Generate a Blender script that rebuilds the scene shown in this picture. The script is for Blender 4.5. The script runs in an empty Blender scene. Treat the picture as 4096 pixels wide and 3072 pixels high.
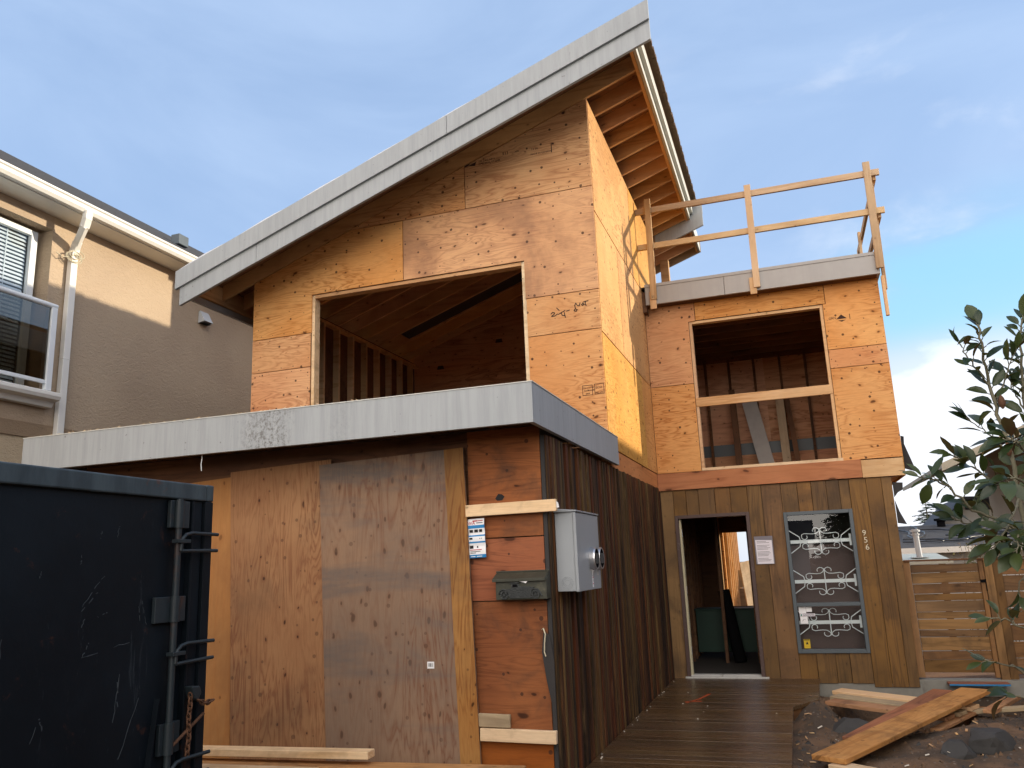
import bpy, bmesh, math, random
from mathutils import Vector, Matrix

S = bpy.context.scene
COL = S.collection
R = random.Random(11)
RN = random.Random(3)
rad = math.radians
V = Vector

# ------------------------------------------------------------------ camera, sky, sun, exposure
cam = bpy.data.cameras.new('camera')
camo = bpy.data.objects.new('camera', cam)
COL.objects.link(camo)
camo.location = (1.701, -5.79, 1.5)
camo.rotation_euler = (rad(102.646), rad(2.221), rad(18.955))
cam.sensor_width = 36
cam.lens = 36 * 3248.685 / 4096
cam.clip_start = 0.05
cam.clip_end = 3000
S.camera = camo

SUN_EL, SUN_AZ = rad(13.8), math.atan2(3.12, 1.14)
w = bpy.data.worlds.new('World')
S.world = w
w.use_nodes = True
wt = w.node_tree
wt.nodes.clear()


class G:
    """small node helper"""
    def __init__(s, t): s.t = t
    def n(s, typ, ins=None, **props):
        nd = s.t.nodes.new(typ)
        for k, v in props.items(): setattr(nd, k, v)
        for k, v in (ins or {}).items(): s.set(nd.inputs[k], v)
        return nd
    def set(s, inp, v):
        if isinstance(v, bpy.types.NodeSocket): s.t.links.new(v, inp)
        else:
            if inp.type == 'RGBA' and isinstance(v, (tuple, list)) and len(v) == 3: v = (*v, 1)
            inp.default_value = v
    def m(s, op, a, b=0.0, c=0.0, clamp=False):
        nd = s.t.nodes.new('ShaderNodeMath'); nd.operation = op; nd.use_clamp = clamp
        for i, q in enumerate((a, b, c)): s.set(nd.inputs[i], q)
        return nd.outputs[0]
    def vm(s, op, a, b=(0, 0, 0)):
        nd = s.t.nodes.new('ShaderNodeVectorMath'); nd.operation = op
        s.set(nd.inputs[0], a); s.set(nd.inputs[1], b)
        return nd.outputs[0]
    def mix(s, f, a, b, blend='MIX'):
        nd = s.t.nodes.new('ShaderNodeMix'); nd.data_type = 'RGBA'; nd.blend_type = blend
        nd.clamp_factor = True
        s.set(nd.inputs[0], f); s.set(nd.inputs[6], a); s.set(nd.inputs[7], b)
        return nd.outputs[2]
    def noise(s, vec, scale, detail=2.0, rough=.5, dist=0.0, col=False):
        nd = s.n('ShaderNodeTexNoise', {'Vector': vec, 'Scale': scale, 'Detail': detail, 'Roughness': rough, 'Distortion': dist})
        return nd.outputs['Color' if col else 'Fac']
    def step(s, v, a, b):
        nd = s.n('ShaderNodeMapRange', {'Value': v, 'From Min': a, 'From Max': b})
        nd.interpolation_type = 'SMOOTHSTEP'
        return nd.outputs[0]
    def ramp(s, v, stops):
        nd = s.t.nodes.new('ShaderNodeValToRGB'); s.set(nd.inputs[0], v)
        cr = nd.color_ramp
        while len(cr.elements) < len(stops): cr.elements.new(.5)
        for e, (p, c) in zip(cr.elements, stops): e.position = p; e.color = (*c, 1)
        return nd.outputs[0]


g = G(wt)
sky = g.n('ShaderNodeTexSky', sky_type='NISHITA', sun_disc=False, sun_elevation=SUN_EL, sun_rotation=SUN_AZ,
          altitude=30, air_density=1.0, dust_density=0.6, ozone_density=1.6)
tc = g.n('ShaderNodeTexCoord').outputs['Generated']
sep = g.n('ShaderNodeSeparateXYZ', {0: tc})
dx, dy, dz = sep.outputs
# thin high cloud everywhere, brighter banks low down and opposite the sun (behind the viewer)
flat = g.vm('MULTIPLY', tc, (1.0, 1.0, 2.6))
n_hi = g.noise(flat, 2.2, 6, .55, .6)
n_lo = g.noise(g.vm('ADD', flat, (3.1, 1.7, .4)), 3.4, 7, .55, .35)
veil = g.m('ADD', .70, g.m('MULTIPLY', g.step(n_hi, .2, .8), .16))
low = g.m('SUBTRACT', 1.0, g.step(dz, .06, .42))
right = g.step(g.m('ADD', g.m('MULTIPLY', dx, .95), g.m('MULTIPLY', dy, .25)), -.05, .55)
bank = g.m('MULTIPLY', g.step(g.m('ADD', n_lo, g.m('MULTIPLY', low, .30)), .56, .72), g.m('MULTIPLY', g.m('ADD', low, .42), right), clamp=True)
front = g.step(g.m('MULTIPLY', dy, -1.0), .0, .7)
fill_bank = g.m('MULTIPLY', g.step(n_lo, .36, .60), front)  # bank behind the viewer, pushed extra bright as fill for the shaded fronts
horizon = g.m('MULTIPLY', g.m('SUBTRACT', 1.0, g.step(dz, .16, .30)), g.m('MULTIPLY', right, .92))
cf = g.m('MAXIMUM', g.m('MAXIMUM', veil, bank), g.m('MAXIMUM', fill_bank, horizon))
ccol = g.mix(g.step(n_hi, .3, .75), (1.75, 2.48, 3.85), (2.15, 2.88, 4.15))
ccol = g.mix(fill_bank, ccol, (21.5, 19.0, 16.6))
ccol = g.mix(g.m('MAXIMUM', bank, horizon), ccol, (4.6, 4.75, 5.1))
skyc = g.vm('MULTIPLY', sky.outputs[0], (1.0, 1.0, 1.0))
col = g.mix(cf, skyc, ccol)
gap_ = g.m('MULTIPLY', g.m('MULTIPLY', g.step(dz, .20, .25), g.m('SUBTRACT', 1.0, g.step(dz, .29, .40))), g.m('MULTIPLY', g.step(dx, .02, .14), g.step(dy, .5, .8)))
gap_ = g.m('MULTIPLY', gap_, g.m('SUBTRACT', 1.0, g.m('MULTIPLY', g.step(n_lo, .42, .66), .75)))
col = g.mix(g.m('MULTIPLY', gap_, .65), col, (1.5, 3.4, 4.6))
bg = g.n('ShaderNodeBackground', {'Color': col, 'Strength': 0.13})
wo = g.n('ShaderNodeOutputWorld', {'Surface': bg.outputs[0]})

sun = bpy.data.lights.new('sun', 'SUN')
sun.energy = 2.8
sun.angle = rad(.55)
sun.color = (1.0, .86, .66)
suno = bpy.data.objects.new('sun', sun)
COL.objects.link(suno)
sd = V((math.sin(SUN_AZ) * math.cos(SUN_EL), math.cos(SUN_AZ) * math.cos(SUN_EL), math.sin(SUN_EL)))
suno.rotation_euler = sd.to_track_quat('Z', 'Y').to_euler()
suno.location = sd * 60
S.view_settings.view_transform = 'Standard'
S.view_settings.look = 'None'
S.view_settings.exposure = 0.9
S.view_settings.gamma = 1
S.cycles.max_bounces = 10
S.cycles.diffuse_bounces = 6
S.cycles.transparent_max_bounces = 12
S.cycles.caustics_reflective = False
S.cycles.caustics_refractive = False

# ------------------------------------------------------------------ materials
MATS = {}


def newmat(name):
    m = bpy.data.materials.new(name)
    m.use_nodes = True
    t = m.node_tree
    t.nodes.clear()
    k = G(t)
    out = k.n('ShaderNodeOutputMaterial')
    p = k.n('ShaderNodeBsdfPrincipled')
    t.links.new(p.outputs[0], out.inputs[0])
    MATS[name] = m
    return m, k, p, out


def coords(k):
    tc = k.n('ShaderNodeTexCoord').outputs['Object']
    rnd = k.n('ShaderNodeAttribute', attribute_name='rnd').outputs['Fac']
    orn = k.n('ShaderNodeObjectInfo').outputs['Random']
    off = k.m('ADD', k.m('MULTIPLY', rnd, 37.0), k.m('MULTIPLY', orn, 19.0))
    cb = k.n('ShaderNodeCombineXYZ', {0: off, 1: k.m('MULTIPLY', off, 1.7), 2: k.m('MULTIPLY', off, .63)})
    tint = k.m('FRACT', k.m('ADD', rnd, orn))
    return tc, k.vm('ADD', tc, cb.outputs[0]), tint, rnd


def bump(k, p, h, strength=.3, dist=.01):
    b = k.n('ShaderNodeBump', {'Height': h, 'Strength': strength, 'Distance': dist})
    k.set(p.inputs['Normal'], b.outputs[0])


def wood(name, ca, cb, ring, gs=(.5, 1, 5), rings=7.0, ringamt=.55, knot=.55, ksc=(1.3, 0, 3.0), kthr=.55, ksize=.075,
         nails=0.0, stain=0.0, stv=(1, 1, 1), stainc=(.07, .06, .05), rough=.78, tintamt=.3, spec=.25, stainsc=1.2, fine=.35, wet=None):
    m, k, p, out = newmat(name)
    raw, vec, tint, rnd = coords(k)
    sx = k.n('ShaderNodeSeparateXYZ', {0: vec}).outputs

    def uv(q):
        if q[0] == 0: a, b = k.m('MULTIPLY', sx[1], q[1]), k.m('MULTIPLY', sx[2], q[2])
        elif q[1] == 0: a, b = k.m('MULTIPLY', sx[0], q[0]), k.m('MULTIPLY', sx[2], q[2])
        elif q[2] == 0: a, b = k.m('MULTIPLY', sx[0], q[0]), k.m('MULTIPLY', sx[1], q[1])
        else: a, b = k.m('MULTIPLY', sx[0], q[0]), k.m('MULTIPLY', k.m('ADD', sx[1], sx[2]), q[1])
        return k.n('ShaderNodeCombineXYZ', {0: a, 1: b, 2: 0.0}).outputs[0]
    gv = k.vm('MULTIPLY', vec, gs)
    n1 = k.noise(gv, 1.0, 4, .5, .9)
    rg = k.m('PINGPONG', k.m('MULTIPLY', n1, rings), .5)
    rmask = k.m('POWER', k.m('MULTIPLY', rg, 2.0), 2.2)
    n2 = k.noise(vec, 1.1, 3, .5, .3)
    fv = k.vm('MULTIPLY', vec, tuple(q * 9 for q in gs))
    fn = k.noise(fv, 2.0, 4, .6)
    c = k.mix(k.step(n2, .32, .68), ca, cb)
    amt = k.m('MULTIPLY', k.step(k.noise(vec, .9, 2), .35, .65), ringamt)
    c = k.mix(k.m('MULTIPLY', rmask, k.m('ADD', amt, ringamt * .35)), c, ring)
    fmul = k.m('ADD', 1.0 - fine * .5, k.m('MULTIPLY', fn, fine))
    c = k.mix(1.0, c, k.n('ShaderNodeCombineColor', {0: fmul, 1: fmul, 2: fmul}).outputs[0], 'MULTIPLY')
    if knot:
        kv = k.vm('ADD', uv(ksc), k.vm('MULTIPLY', k.noise(vec, 7, 1, col=True), (.16, .16, 0)))
        vo = k.n('ShaderNodeTexVoronoi', {'Vector': kv, 'Scale': 1.9}, voronoi_dimensions='2D')
        pick = k.n('ShaderNodeSeparateColor', {0: vo.outputs['Color']})
        on = k.m('GREATER_THAN', pick.outputs[0], kthr)
        size = k.m('MULTIPLY', ksize, k.m('ADD', .35, pick.outputs[1]))
        d = k.m('DIVIDE', vo.outputs['Distance'], size)
        halo = k.m('MULTIPLY', k.m('SUBTRACT', 1.0, k.step(d, .6, 2.6)), on)
        core = k.m('MULTIPLY', k.m('SUBTRACT', 1.0, k.step(d, .45, 1.0)), on)
        c = k.mix(k.m('MULTIPLY', halo, knot * .45), c, ring)
        c = k.mix(k.m('MULTIPLY', core, knot), c, tuple(q * .22 for q in ring))
    if nails:
        nv = uv(tuple(1 if q else 0 for q in ksc))
        vo = k.n('ShaderNodeTexVoronoi', {'Vector': nv, 'Scale': 6.5}, voronoi_dimensions='2D')
        pk = k.n('ShaderNodeSeparateColor', {0: vo.outputs['Color']})
        dd = k.m('MULTIPLY', k.m('LESS_THAN', vo.outputs['Distance'], k.m('ADD', .035, k.m('MULTIPLY', .075, pk.outputs[1]))), k.m('GREATER_THAN', pk.outputs[0], .58))
        c = k.mix(k.m('MULTIPLY', dd, nails), c, (.05, .02, .012))
    if stain:
        st = k.step(k.noise(k.vm('MULTIPLY', vec, stv), stainsc, 6, .62, .4), .46, .66)
        st = k.m('MULTIPLY', st, k.m('ADD', .55, k.m('MULTIPLY', fn, .8)), clamp=True)
        c = k.mix(k.m('MULTIPLY', st, stain), c, stainc)
    tv = k.m('ADD', 1.0 - tintamt * .5, k.m('MULTIPLY', tint, tintamt))
    hs = k.n('ShaderNodeHueSaturation', {'Hue': k.m('ADD', .5 - .006, k.m('MULTIPLY', k.m('FRACT', k.m('MULTIPLY', tint, 7.31)), .010)),
                                         'Saturation': k.m('ADD', .92, k.m('MULTIPLY', k.m('FRACT', k.m('MULTIPLY', tint, 3.77)), .16)), 'Value': tv, 'Color': c})
    k.set(p.inputs['Base Color'], hs.outputs[0])
    k.set(p.inputs['Roughness'], k.m('ADD', rough - .1, k.m('MULTIPLY', fn, .2)))
    k.set(p.inputs['Specular IOR Level'], spec)
    bump(k, p, k.m('ADD', fn, k.m('MULTIPLY', rmask, -.5)), .25, .004)
    return m


def plain(name, c, rough=.6, metal=0.0, var=.12, sc=6.0, bumpamt=0.0, bsc=60.0, spec=.4, streak=0.0, dirt=None, dirtamt=0.0, dirtsc=2.0):
    m, k, p, out = newmat(name)
    raw, vec, tint, rnd = coords(k)
    n = k.noise(vec, sc, 5, .6)
    f = k.m('ADD', 1 - var, k.m('MULTIPLY', n, var * 2))
    if streak:
        sn = k.noise(k.vm('MULTIPLY', vec, (14, 14, .7)), 1.0, 4, .6)
        f = k.m('MULTIPLY', f, k.m('ADD', 1 - streak * .5, k.m('MULTIPLY', sn, streak)))
    c2 = k.mix(1.0, c, k.n('ShaderNodeCombineColor', {0: f, 1: f, 2: f}).outputs[0], 'MULTIPLY')
    if dirt:
        dn = k.step(k.noise(vec, dirtsc, 8, .7, .3), .55, .72)
        c2 = k.mix(k.m('MULTIPLY', dn, dirtamt), c2, dirt)
    k.set(p.inputs['Base Color'], c2)
    k.set(p.inputs['Roughness'], k.m('ADD', rough - .08, k.m('MULTIPLY', n, .16)))
    p.inputs['Metallic'].default_value = metal
    p.inputs['Specular IOR Level'].default_value = spec
    if bumpamt: bump(k, p, k.noise(vec, bsc, 5, .6), bumpamt, .01)
    return m


PLY_A, PLY_B, PLY_R = (.68, .375, .165), (.60, .285, .11), (.34, .115, .035)
wood('plywood', PLY_A, PLY_B, PLY_R, gs=(.9, 1, 6.0), rings=10, ringamt=.55, ksc=(1.3, 0, 2.0), kthr=.3, knot=.85, ksize=.055, nails=.85, stain=.0, tintamt=.16)
wood('plywood_stained', (.64, .36, .16), (.56, .285, .12), (.30, .13, .06), gs=(.9, 1, 6), rings=9, ringamt=.4, ksc=(1.3, 0, 2.0), kthr=.35, knot=.85, ksize=.055, nails=.85,
     stain=.45, stainc=(.14, .085, .06), stainsc=1.1)
wood('plywood_side', (.68, .395, .145), (.62, .335, .11), (.36, .13, .03), gs=(1, 1.4, 8), rings=10, ringamt=.5, ksc=(0, 1.3, 2.0), kthr=.3, ksize=.055, nails=.9, knot=.8, tintamt=.2, stain=.25, stainc=(.30, .14, .05))
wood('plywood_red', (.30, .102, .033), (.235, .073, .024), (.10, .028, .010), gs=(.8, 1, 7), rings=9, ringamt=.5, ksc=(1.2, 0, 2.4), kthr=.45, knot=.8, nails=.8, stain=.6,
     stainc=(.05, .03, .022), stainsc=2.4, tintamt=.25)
wood('plywood_vertical', (.38, .20, .076), (.315, .153, .054), (.18, .06, .018), gs=(7, 1, .8), rings=11, ringamt=.65, ksc=(2.6, 0, 1.6), kthr=.35, knot=.9, ksize=.05, nails=.5, stain=.5, tintamt=.1,
     stainc=(.10, .06, .035), stainsc=.9)
wood('plywood_orange', (.38, .185, .064), (.32, .145, .048), (.30, .11, .03), gs=(5, 1, .5), rings=6, ringamt=.35, ksc=(2.4, 0, 1.8), kthr=.4, stain=.4,
     stainc=(.16, .07, .03))
wood('plywood_grey', (.30, .18, .105), (.225, .148, .10), (.17, .07, .036), gs=(6, 1, .8), rings=10, ringamt=.6, ksc=(3.6, 0, 1.9), kthr=.2, ksize=.11,
     knot=.6, nails=.4, stain=.92, stv=(.4, 1, 1.5), stainc=(.128, .108, .098), stainsc=1.5, tintamt=.05)
wood('interior_ply', (.62, .37, .22), (.56, .30, .17), (.24, .10, .05), gs=(.55, 1, 4.2), ksc=(1.5, 0, 2.6), nails=.5)
wood('lumber', (.66, .45, .25), (.60, .38, .19), (.42, .22, .08), gs=(.5, 6, 6), rings=4, ringamt=.5, ksc=(2.2, 3.5, 3.5), kthr=.62, ksize=.06, stain=.1)
wood('lumber_pale', (.72, .56, .36), (.66, .48, .28), (.48, .30, .13), gs=(.45, 6, 6), rings=4, ringamt=.45, ksc=(2.2, 3.5, 3.5), kthr=.62, ksize=.06, stain=.35,
     stainc=(.20, .13, .07), stainsc=4)
wood('lumber_rail', (.60, .43, .25), (.53, .36, .19), (.36, .20, .08), gs=(.5, 6, 6), rings=4, ringamt=.5, ksc=(2.2, 3.5, 3.5), kthr=.6, ksize=.06, stain=.3, stainc=(.3, .2, .12))
wood('lumber_grey', (.40, .31, .20), (.34, .27, .18), (.22, .15, .09), gs=(.45, 6, 6), rings=4, ringamt=.5, ksc=(2.2, 3.5, 3.5), kthr=.6, ksize=.05, stain=.3)
wood('plank_orange', (.50, .27, .115), (.42, .21, .085), (.25, .10, .035), gs=(.7, 8, 8), rings=6, ringamt=.5, ksc=(1.4, 3, 3), kthr=.5, nails=.5, stain=.6,
     stainc=(.15, .075, .035), stainsc=2.6)
wood('plank_red', (.34, .135, .07), (.29, .11, .055), (.15, .05, .025), gs=(.5, 5, 5), stain=.3)
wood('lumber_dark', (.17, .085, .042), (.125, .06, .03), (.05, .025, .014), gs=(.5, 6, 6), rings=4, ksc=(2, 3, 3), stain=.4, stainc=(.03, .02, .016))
wood('roof_ply', (.40, .22, .11), (.34, .17, .08), (.16, .07, .03), gs=(.9, 6, 1), ksc=(1.3, 2.2, 0), nails=.5)
wood('rafter_wood', (.66, .41, .20), (.60, .35, .16), (.30, .13, .05), gs=(.5, 6, 6), rings=4, ringamt=.4, ksc=(1.6, 3, 3), kthr=.6, stain=.25, stainc=(.20, .10, .05))
wood('band_wood', (.50, .205, .085), (.43, .165, .065), (.25, .08, .03), gs=(.5, 5, 5), rings=5, ringamt=.45, ksc=(1.4, 3.2, 3.2), kthr=.35, ksize=.13, knot=.75)
wood('fence_wood', (.225, .125, .052), (.165, .09, .038), (.075, .038, .015), gs=(.6, 5, 5), rings=6, ringamt=.5, ksc=(1.4, 3, 3), kthr=.6, stain=.55,
     stainc=(.055, .033, .019), stainsc=2.0, tintamt=.5)
wood('siding_olive', (.195, .102, .030), (.135, .07, .021), (.06, .029, .010), gs=(9, 9, .6), rings=5, ringamt=.5, ksc=(3.2, 0, 1.6), kthr=.35, ksize=.05,
     stain=.6, stainc=(.045, .024, .010), stainsc=1.6, tintamt=.55, rough=.62, spec=.35)
wood('deck_wood', (.105, .062, .029), (.08, .045, .02), (.045, .025, .012), gs=(.5, 8, 8), rings=5, ksc=(1.2, 3, 0), kthr=.75, knot=.3, stain=.5,
     stainc=(.055, .03, .015), stainsc=1.3, rough=.28, spec=.5, tintamt=.4)


def siding_dark():
    m, k, p, out = newmat('siding_dark')
    raw, vec, tint, rnd = coords(k)
    c = k.ramp(rnd, [(0, (.009, .005, .003)), (.25, (.085, .024, .008)), (.5, (.10, .042, .012)), (.75, (.06, .036, .013)), (1, (.15, .085, .029))])
    sv = k.vm('MULTIPLY', vec, (1, 26, .8))
    n = k.noise(sv, 1.0, 5, .65, .2)
    n2 = k.noise(k.vm('MULTIPLY', vec, (1, 5, .5)), 1.2, 3)
    c = k.mix(k.step(n, .40, .66), c, (.012, .007, .005))
    c = k.mix(k.m('MULTIPLY', k.step(n2, .52, .7), .6), c, (.12, .045, .018))
    fx = k.noise(k.vm('MULTIPLY', vec, (1, 60, 2)), 1.0, 4)
    c = k.mix(k.m('MULTIPLY', k.step(fx, .60, .74), .25), c, (.22, .14, .07))
    k.set(p.inputs['Base Color'], c)
    k.set(p.inputs['Roughness'], k.m('ADD', .5, k.m('MULTIPLY', n, .4)))
    p.inputs['Specular IOR Level'].default_value = .22
    bump(k, p, n, .4, .006)
siding_dark()


def stucco(name, c, c2):
    m, k, p, out = newmat(name)
    raw, vec, tint, rnd = coords(k)
    n = k.noise(vec, .8, 4)
    k.set(p.inputs['Base Color'], k.mix(k.step(n, .3, .7), c, c2))
    p.inputs['Roughness'].default_value = .92
    p.inputs['Specular IOR Level'].default_value = .15
    h = k.m('ADD', k.noise(k.vm('MULTIPLY', vec, (1, 1.3, 2.6)), 9, 6, .7, .8), k.m('MULTIPLY', k.noise(vec, 60, 3), .35))
    bump(k, p, h, .75, .022)
stucco('stucco', (.48, .375, .265), (.43, .33, .235))
stucco('stucco_band', (.31, .225, .145), (.28, .20, .13))
stucco('stucco_light', (.50, .40, .27), (.46, .36, .24))


def fascia_paint():
    m, k, p, out = newmat('fascia_paint')
    raw, vec, tint, rnd = coords(k)
    sn = k.noise(k.vm('MULTIPLY', vec, (20, 20, 1.2)), 1.0, 6, .7)
    n = k.noise(vec, 1.1, 5, .6)
    c = k.mix(k.step(sn, .3, .75), (.345, .37, .385), (.275, .297, .312))
    c = k.mix(k.m('MULTIPLY', k.step(n, .5, .75), .35), c, (.26, .285, .305))
    sp = k.noise(k.vm('MULTIPLY', vec, (1, 1, .8)), 34, 8, .85)
    rx = k.n('ShaderNodeSeparateXYZ', {0: raw}).outputs
    wob = k.m('ADD', rx[0], k.m('MULTIPLY', k.m('SUBTRACT', k.noise(vec, 7, 5, .7), .5), .45))
    low_ = k.m('LESS_THAN', rx[2], 3.0)
    patch = k.m('MULTIPLY', k.m('MULTIPLY', k.step(wob, -2.42, -2.14), k.m('SUBTRACT', 1.0, k.step(wob, -2.06, -1.80))), low_)
    patch = k.m('MAXIMUM', patch, k.m('MULTIPLY', k.step(k.noise(k.vm('MULTIPLY', vec, (1.1, 1.1, .35)), 1.3, 2), .66, .76), .2))
    c = k.mix(k.m('MULTIPLY', k.m('MULTIPLY', patch, k.step(sp, .46, .60)), .75), c, (.06, .05, .04))
    spk = k.noise(vec, 26, 2, .5)
    c = k.mix(k.m('MULTIPLY', k.step(spk, .71, .76), .7), c, (.13, .12, .11))
    k.set(p.inputs['Base Color'], c)
    p.inputs['Roughness'].default_value = .55
    bump(k, p, sn, .12, .003)
fascia_paint()
plain('fascia_white', (.55, .56, .52), .5, var=.08, streak=.15)
plain('metal_trim', (.335, .325, .315), .42, var=.1, streak=.2)
plain('meter_grey', (.285, .31, .33), .4, var=.06, sc=3, bumpamt=.04, bsc=160, spec=.5, dirt=(.26, .27, .27), dirtamt=.35)
plain('terminal_grey', (.05, .055, .06), .5)  # dark grey of the terminals in the meter sockets
plain('steel', (.55, .56, .58), .3, metal=.9, var=.1)
plain('shingle_grey', (.075, .077, .082), .85, var=.35, sc=25, bumpamt=.5, bsc=40, streak=.3)
plain('black_plastic', (.007, .007, .008), .8, spec=.0)
plain('membrane', (.62, .65, .70), .35, var=.1, streak=.2)
plain('roof_brown', (.13, .085, .05), .9, var=.35, sc=30, bumpamt=.6)
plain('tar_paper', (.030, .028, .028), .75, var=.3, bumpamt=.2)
plain('white_trim', (.78, .77, .72), .4, var=.05, streak=.08)
plain('white_paint', (.74, .78, .80), .42, var=.05)
plain('blind_white', (.78, .82, .84), .5, var=.04)
plain('shingle_dark', (.045, .05, .062), .8, var=.35, sc=25, bumpamt=.5, bsc=40, streak=.3)
plain('concrete', (.22, .215, .19), .9, var=.25, sc=8, bumpamt=.3, dirt=(.10, .09, .07), dirtamt=.6)
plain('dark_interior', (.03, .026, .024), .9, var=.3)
plain('green_box', (.006, .03, .02), .6, var=.3)
plain('frame_blue', (.075, .095, .11), .4, var=.1)
plain('door_brown', (.075, .045, .04), .5, var=.2, dirt=(.35, .33, .3), dirtamt=.25, dirtsc=14)
plain('jamb_cream', (.46, .42, .28), .6, var=.1)
plain('sill_grey', (.50, .50, .48), .5, var=.2, dirt=(.12, .08, .05), dirtamt=.8, dirtsc=7)
plain('brown_board', (.095, .06, .055), .6, var=.15)
plain('paper', (.72, .70, .76), .6, var=.04)
plain('paper_white', (.80, .81, .83), .5, var=.03)
plain('ink', (.012, .011, .012), .8)
plain('ink_soft', (.20, .19, .22), .8)
plain('stamp_ink', (.045, .022, .016), .9, var=.4, sc=60)
plain('ink_red', (.42, .03, .05), .7)
plain('ink_blue', (.02, .22, .52), .5)
plain('sticker_yellow', (.60, .42, .02), .5)
plain('sticker_green', (.01, .22, .14), .5)
plain('digit_brass', (.55, .50, .38), .35, metal=.3)
plain('mailbox_paint', (.040, .042, .030), .55, var=.3, sc=14, bumpamt=.25, bsc=50, dirt=(.14, .13, .09), dirtamt=.5, dirtsc=9)
plain('mailbox_relief', (.022, .026, .027), .5, var=.4, sc=20, bumpamt=.5, bsc=90, dirt=(.15, .16, .15), dirtamt=.55, dirtsc=24)
plain('scratch_paint', (.042, .052, .06), .7, var=.5, sc=30)
plain('rust_chain', (.10, .045, .022), .85, var=.4, sc=30, bumpamt=.5)
plain('rock', (.045, .044, .043), .85, var=.4, sc=6, bumpamt=.6, bsc=14, dirt=(.12, .09, .06), dirtamt=.4)
plain('bark', (.14, .13, .085), .85, var=.3, sc=14, bumpamt=.3)
plain('siding_pale', (.55, .58, .60), .6, var=.06)
plain('flat_roof_grey', (.42, .45, .40), .6, var=.15, sc=2)
plain('galvanised', (.40, .42, .44), .45, metal=.2, var=.12, sc=12)
plain('cable_black', (.02, .02, .022), .32)
plain('wire_cream', (.55, .50, .36), .5)
plain('foam_blue', (.015, .17, .38), .5)
plain('roof_tan', (.33, .29, .22), .8, var=.2, sc=14, streak=.2)
plain('chip_white', (.66, .62, .54), .8, var=.2)
plain('conifer', (.035, .062, .030), .8, var=.5, sc=3)


def glass(name, tint, boost=1.0):
    m = bpy.data.materials.new(name); m.use_nodes = True
    t = m.node_tree; t.nodes.clear(); k = G(t)
    tr = k.n('ShaderNodeBsdfTransparent', {'Color': tint})
    gl = k.n('ShaderNodeBsdfGlossy', {'Color': (.9, .95, 1.0), 'Roughness': .01})
    fr = k.n('ShaderNodeFresnel', {'IOR': 1.55})
    bf_ = k.n('ShaderNodeNewGeometry').outputs['Backfacing']
    mx = k.n('ShaderNodeMixShader', {0: k.m('MULTIPLY', k.m('MULTIPLY', fr.outputs[0], boost), k.m('SUBTRACT', 1.0, bf_), clamp=True), 1: tr.outputs[0], 2: gl.outputs[0]})
    o = k.n('ShaderNodeOutputMaterial', {0: mx.outputs[0]})
    MATS[name] = m
glass('pane_glass', (.93, .95, .95), 1.0)
glass('clear_glass', (.9, .93, .95), 1.2)
glass('rail_glass', (.45, .42, .36), 2.0)


def dumpster_mat():
    m, k, p, out = newmat('dumpster_paint')
    raw, vec, tint, rnd = coords(k)
    n = k.noise(vec, 1.6, 5, .6)
    c = k.mix(k.step(n, .35, .7), (.0022, .0046, .0076), (.005, .0092, .014))
    scv = k.vm('MULTIPLY', vec, (3, 9, 1.6))
    sc = k.noise(scv, 1.4, 8, .75, 1.4)
    c = k.mix(k.m('MULTIPLY', k.step(sc, .62, .70), .35), c, (.06, .075, .085))
    ru = k.noise(vec, 5.5, 7, .7, .4)
    c = k.mix(k.m('MULTIPLY', k.step(ru, .60, .70), .8), c, (.055, .022, .013))
    k.set(p.inputs['Base Color'], c)
    p.inputs['Specular IOR Level'].default_value = .2
    k.set(p.inputs['Roughness'], k.m('ADD', .42, k.m('MULTIPLY', n, .25)))
    bump(k, p, k.m('ADD', n, k.m('MULTIPLY', ru, .4)), .25, .02)
    m, k, p, out = newmat('dumpster_rail')
    raw, vec, tint, rnd = coords(k)
    n = k.noise(k.vm('MULTIPLY', vec, (6, 6, 1.5)), 1.6, 5, .6)
    c = k.mix(k.step(n, .35, .7), (.026, .040, .048), (.052, .074, .084))
    ru = k.noise(vec, 5.0, 7, .7, .4)
    c = k.mix(k.m('MULTIPLY', k.step(ru, .60, .70), .8), c, (.09, .035, .02))
    k.set(p.inputs['Base Color'], c)
    p.inputs['Roughness'].default_value = .5
    bump(k, p, n, .25, .01)
dumpster_mat()
plain('dumpster_hardware', (.017, .025, .030), .45, var=.3, sc=8, dirt=(.06, .025, .014), dirtamt=.7, dirtsc=9)


def dirt_mat():
    m, k, p, out = newmat('dirt')
    raw, vec, tint, rnd = coords(k)
    n = k.noise(vec, 1.7, 6, .6, .3)
    n2 = k.noise(vec, 22, 6, .7)
    c = k.mix(k.step(n, .38, .62), (.060, .042, .028), (.165, .095, .050))
    f = k.m('ADD', .55, k.m('MULTIPLY', n2, .9))
    c = k.mix(1.0, c, k.n('ShaderNodeCombineColor', {0: f, 1: f, 2: f}).outputs[0], 'MULTIPLY')
    vo = k.n('ShaderNodeTexVoronoi', {'Vector': vec, 'Scale': 26.0})
    pk = k.n('ShaderNodeSeparateColor', {0: vo.outputs['Color']})
    on = k.m('MULTIPLY', k.m('GREATER_THAN', pk.outputs[0], .80), k.m('LESS_THAN', vo.outputs['Distance'], .30))
    c = k.mix(k.m('MULTIPLY', on, .7), c, k.mix(pk.outputs[1], (.06, .06, .06), (.26, .23, .19)))
    k.set(p.inputs['Base Color'], c)
    p.inputs['Roughness'].default_value = .9
    bump(k, p, k.m('ADD', n2, k.m('MULTIPLY', on, .5)), .8, .03)
dirt_mat()


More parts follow.
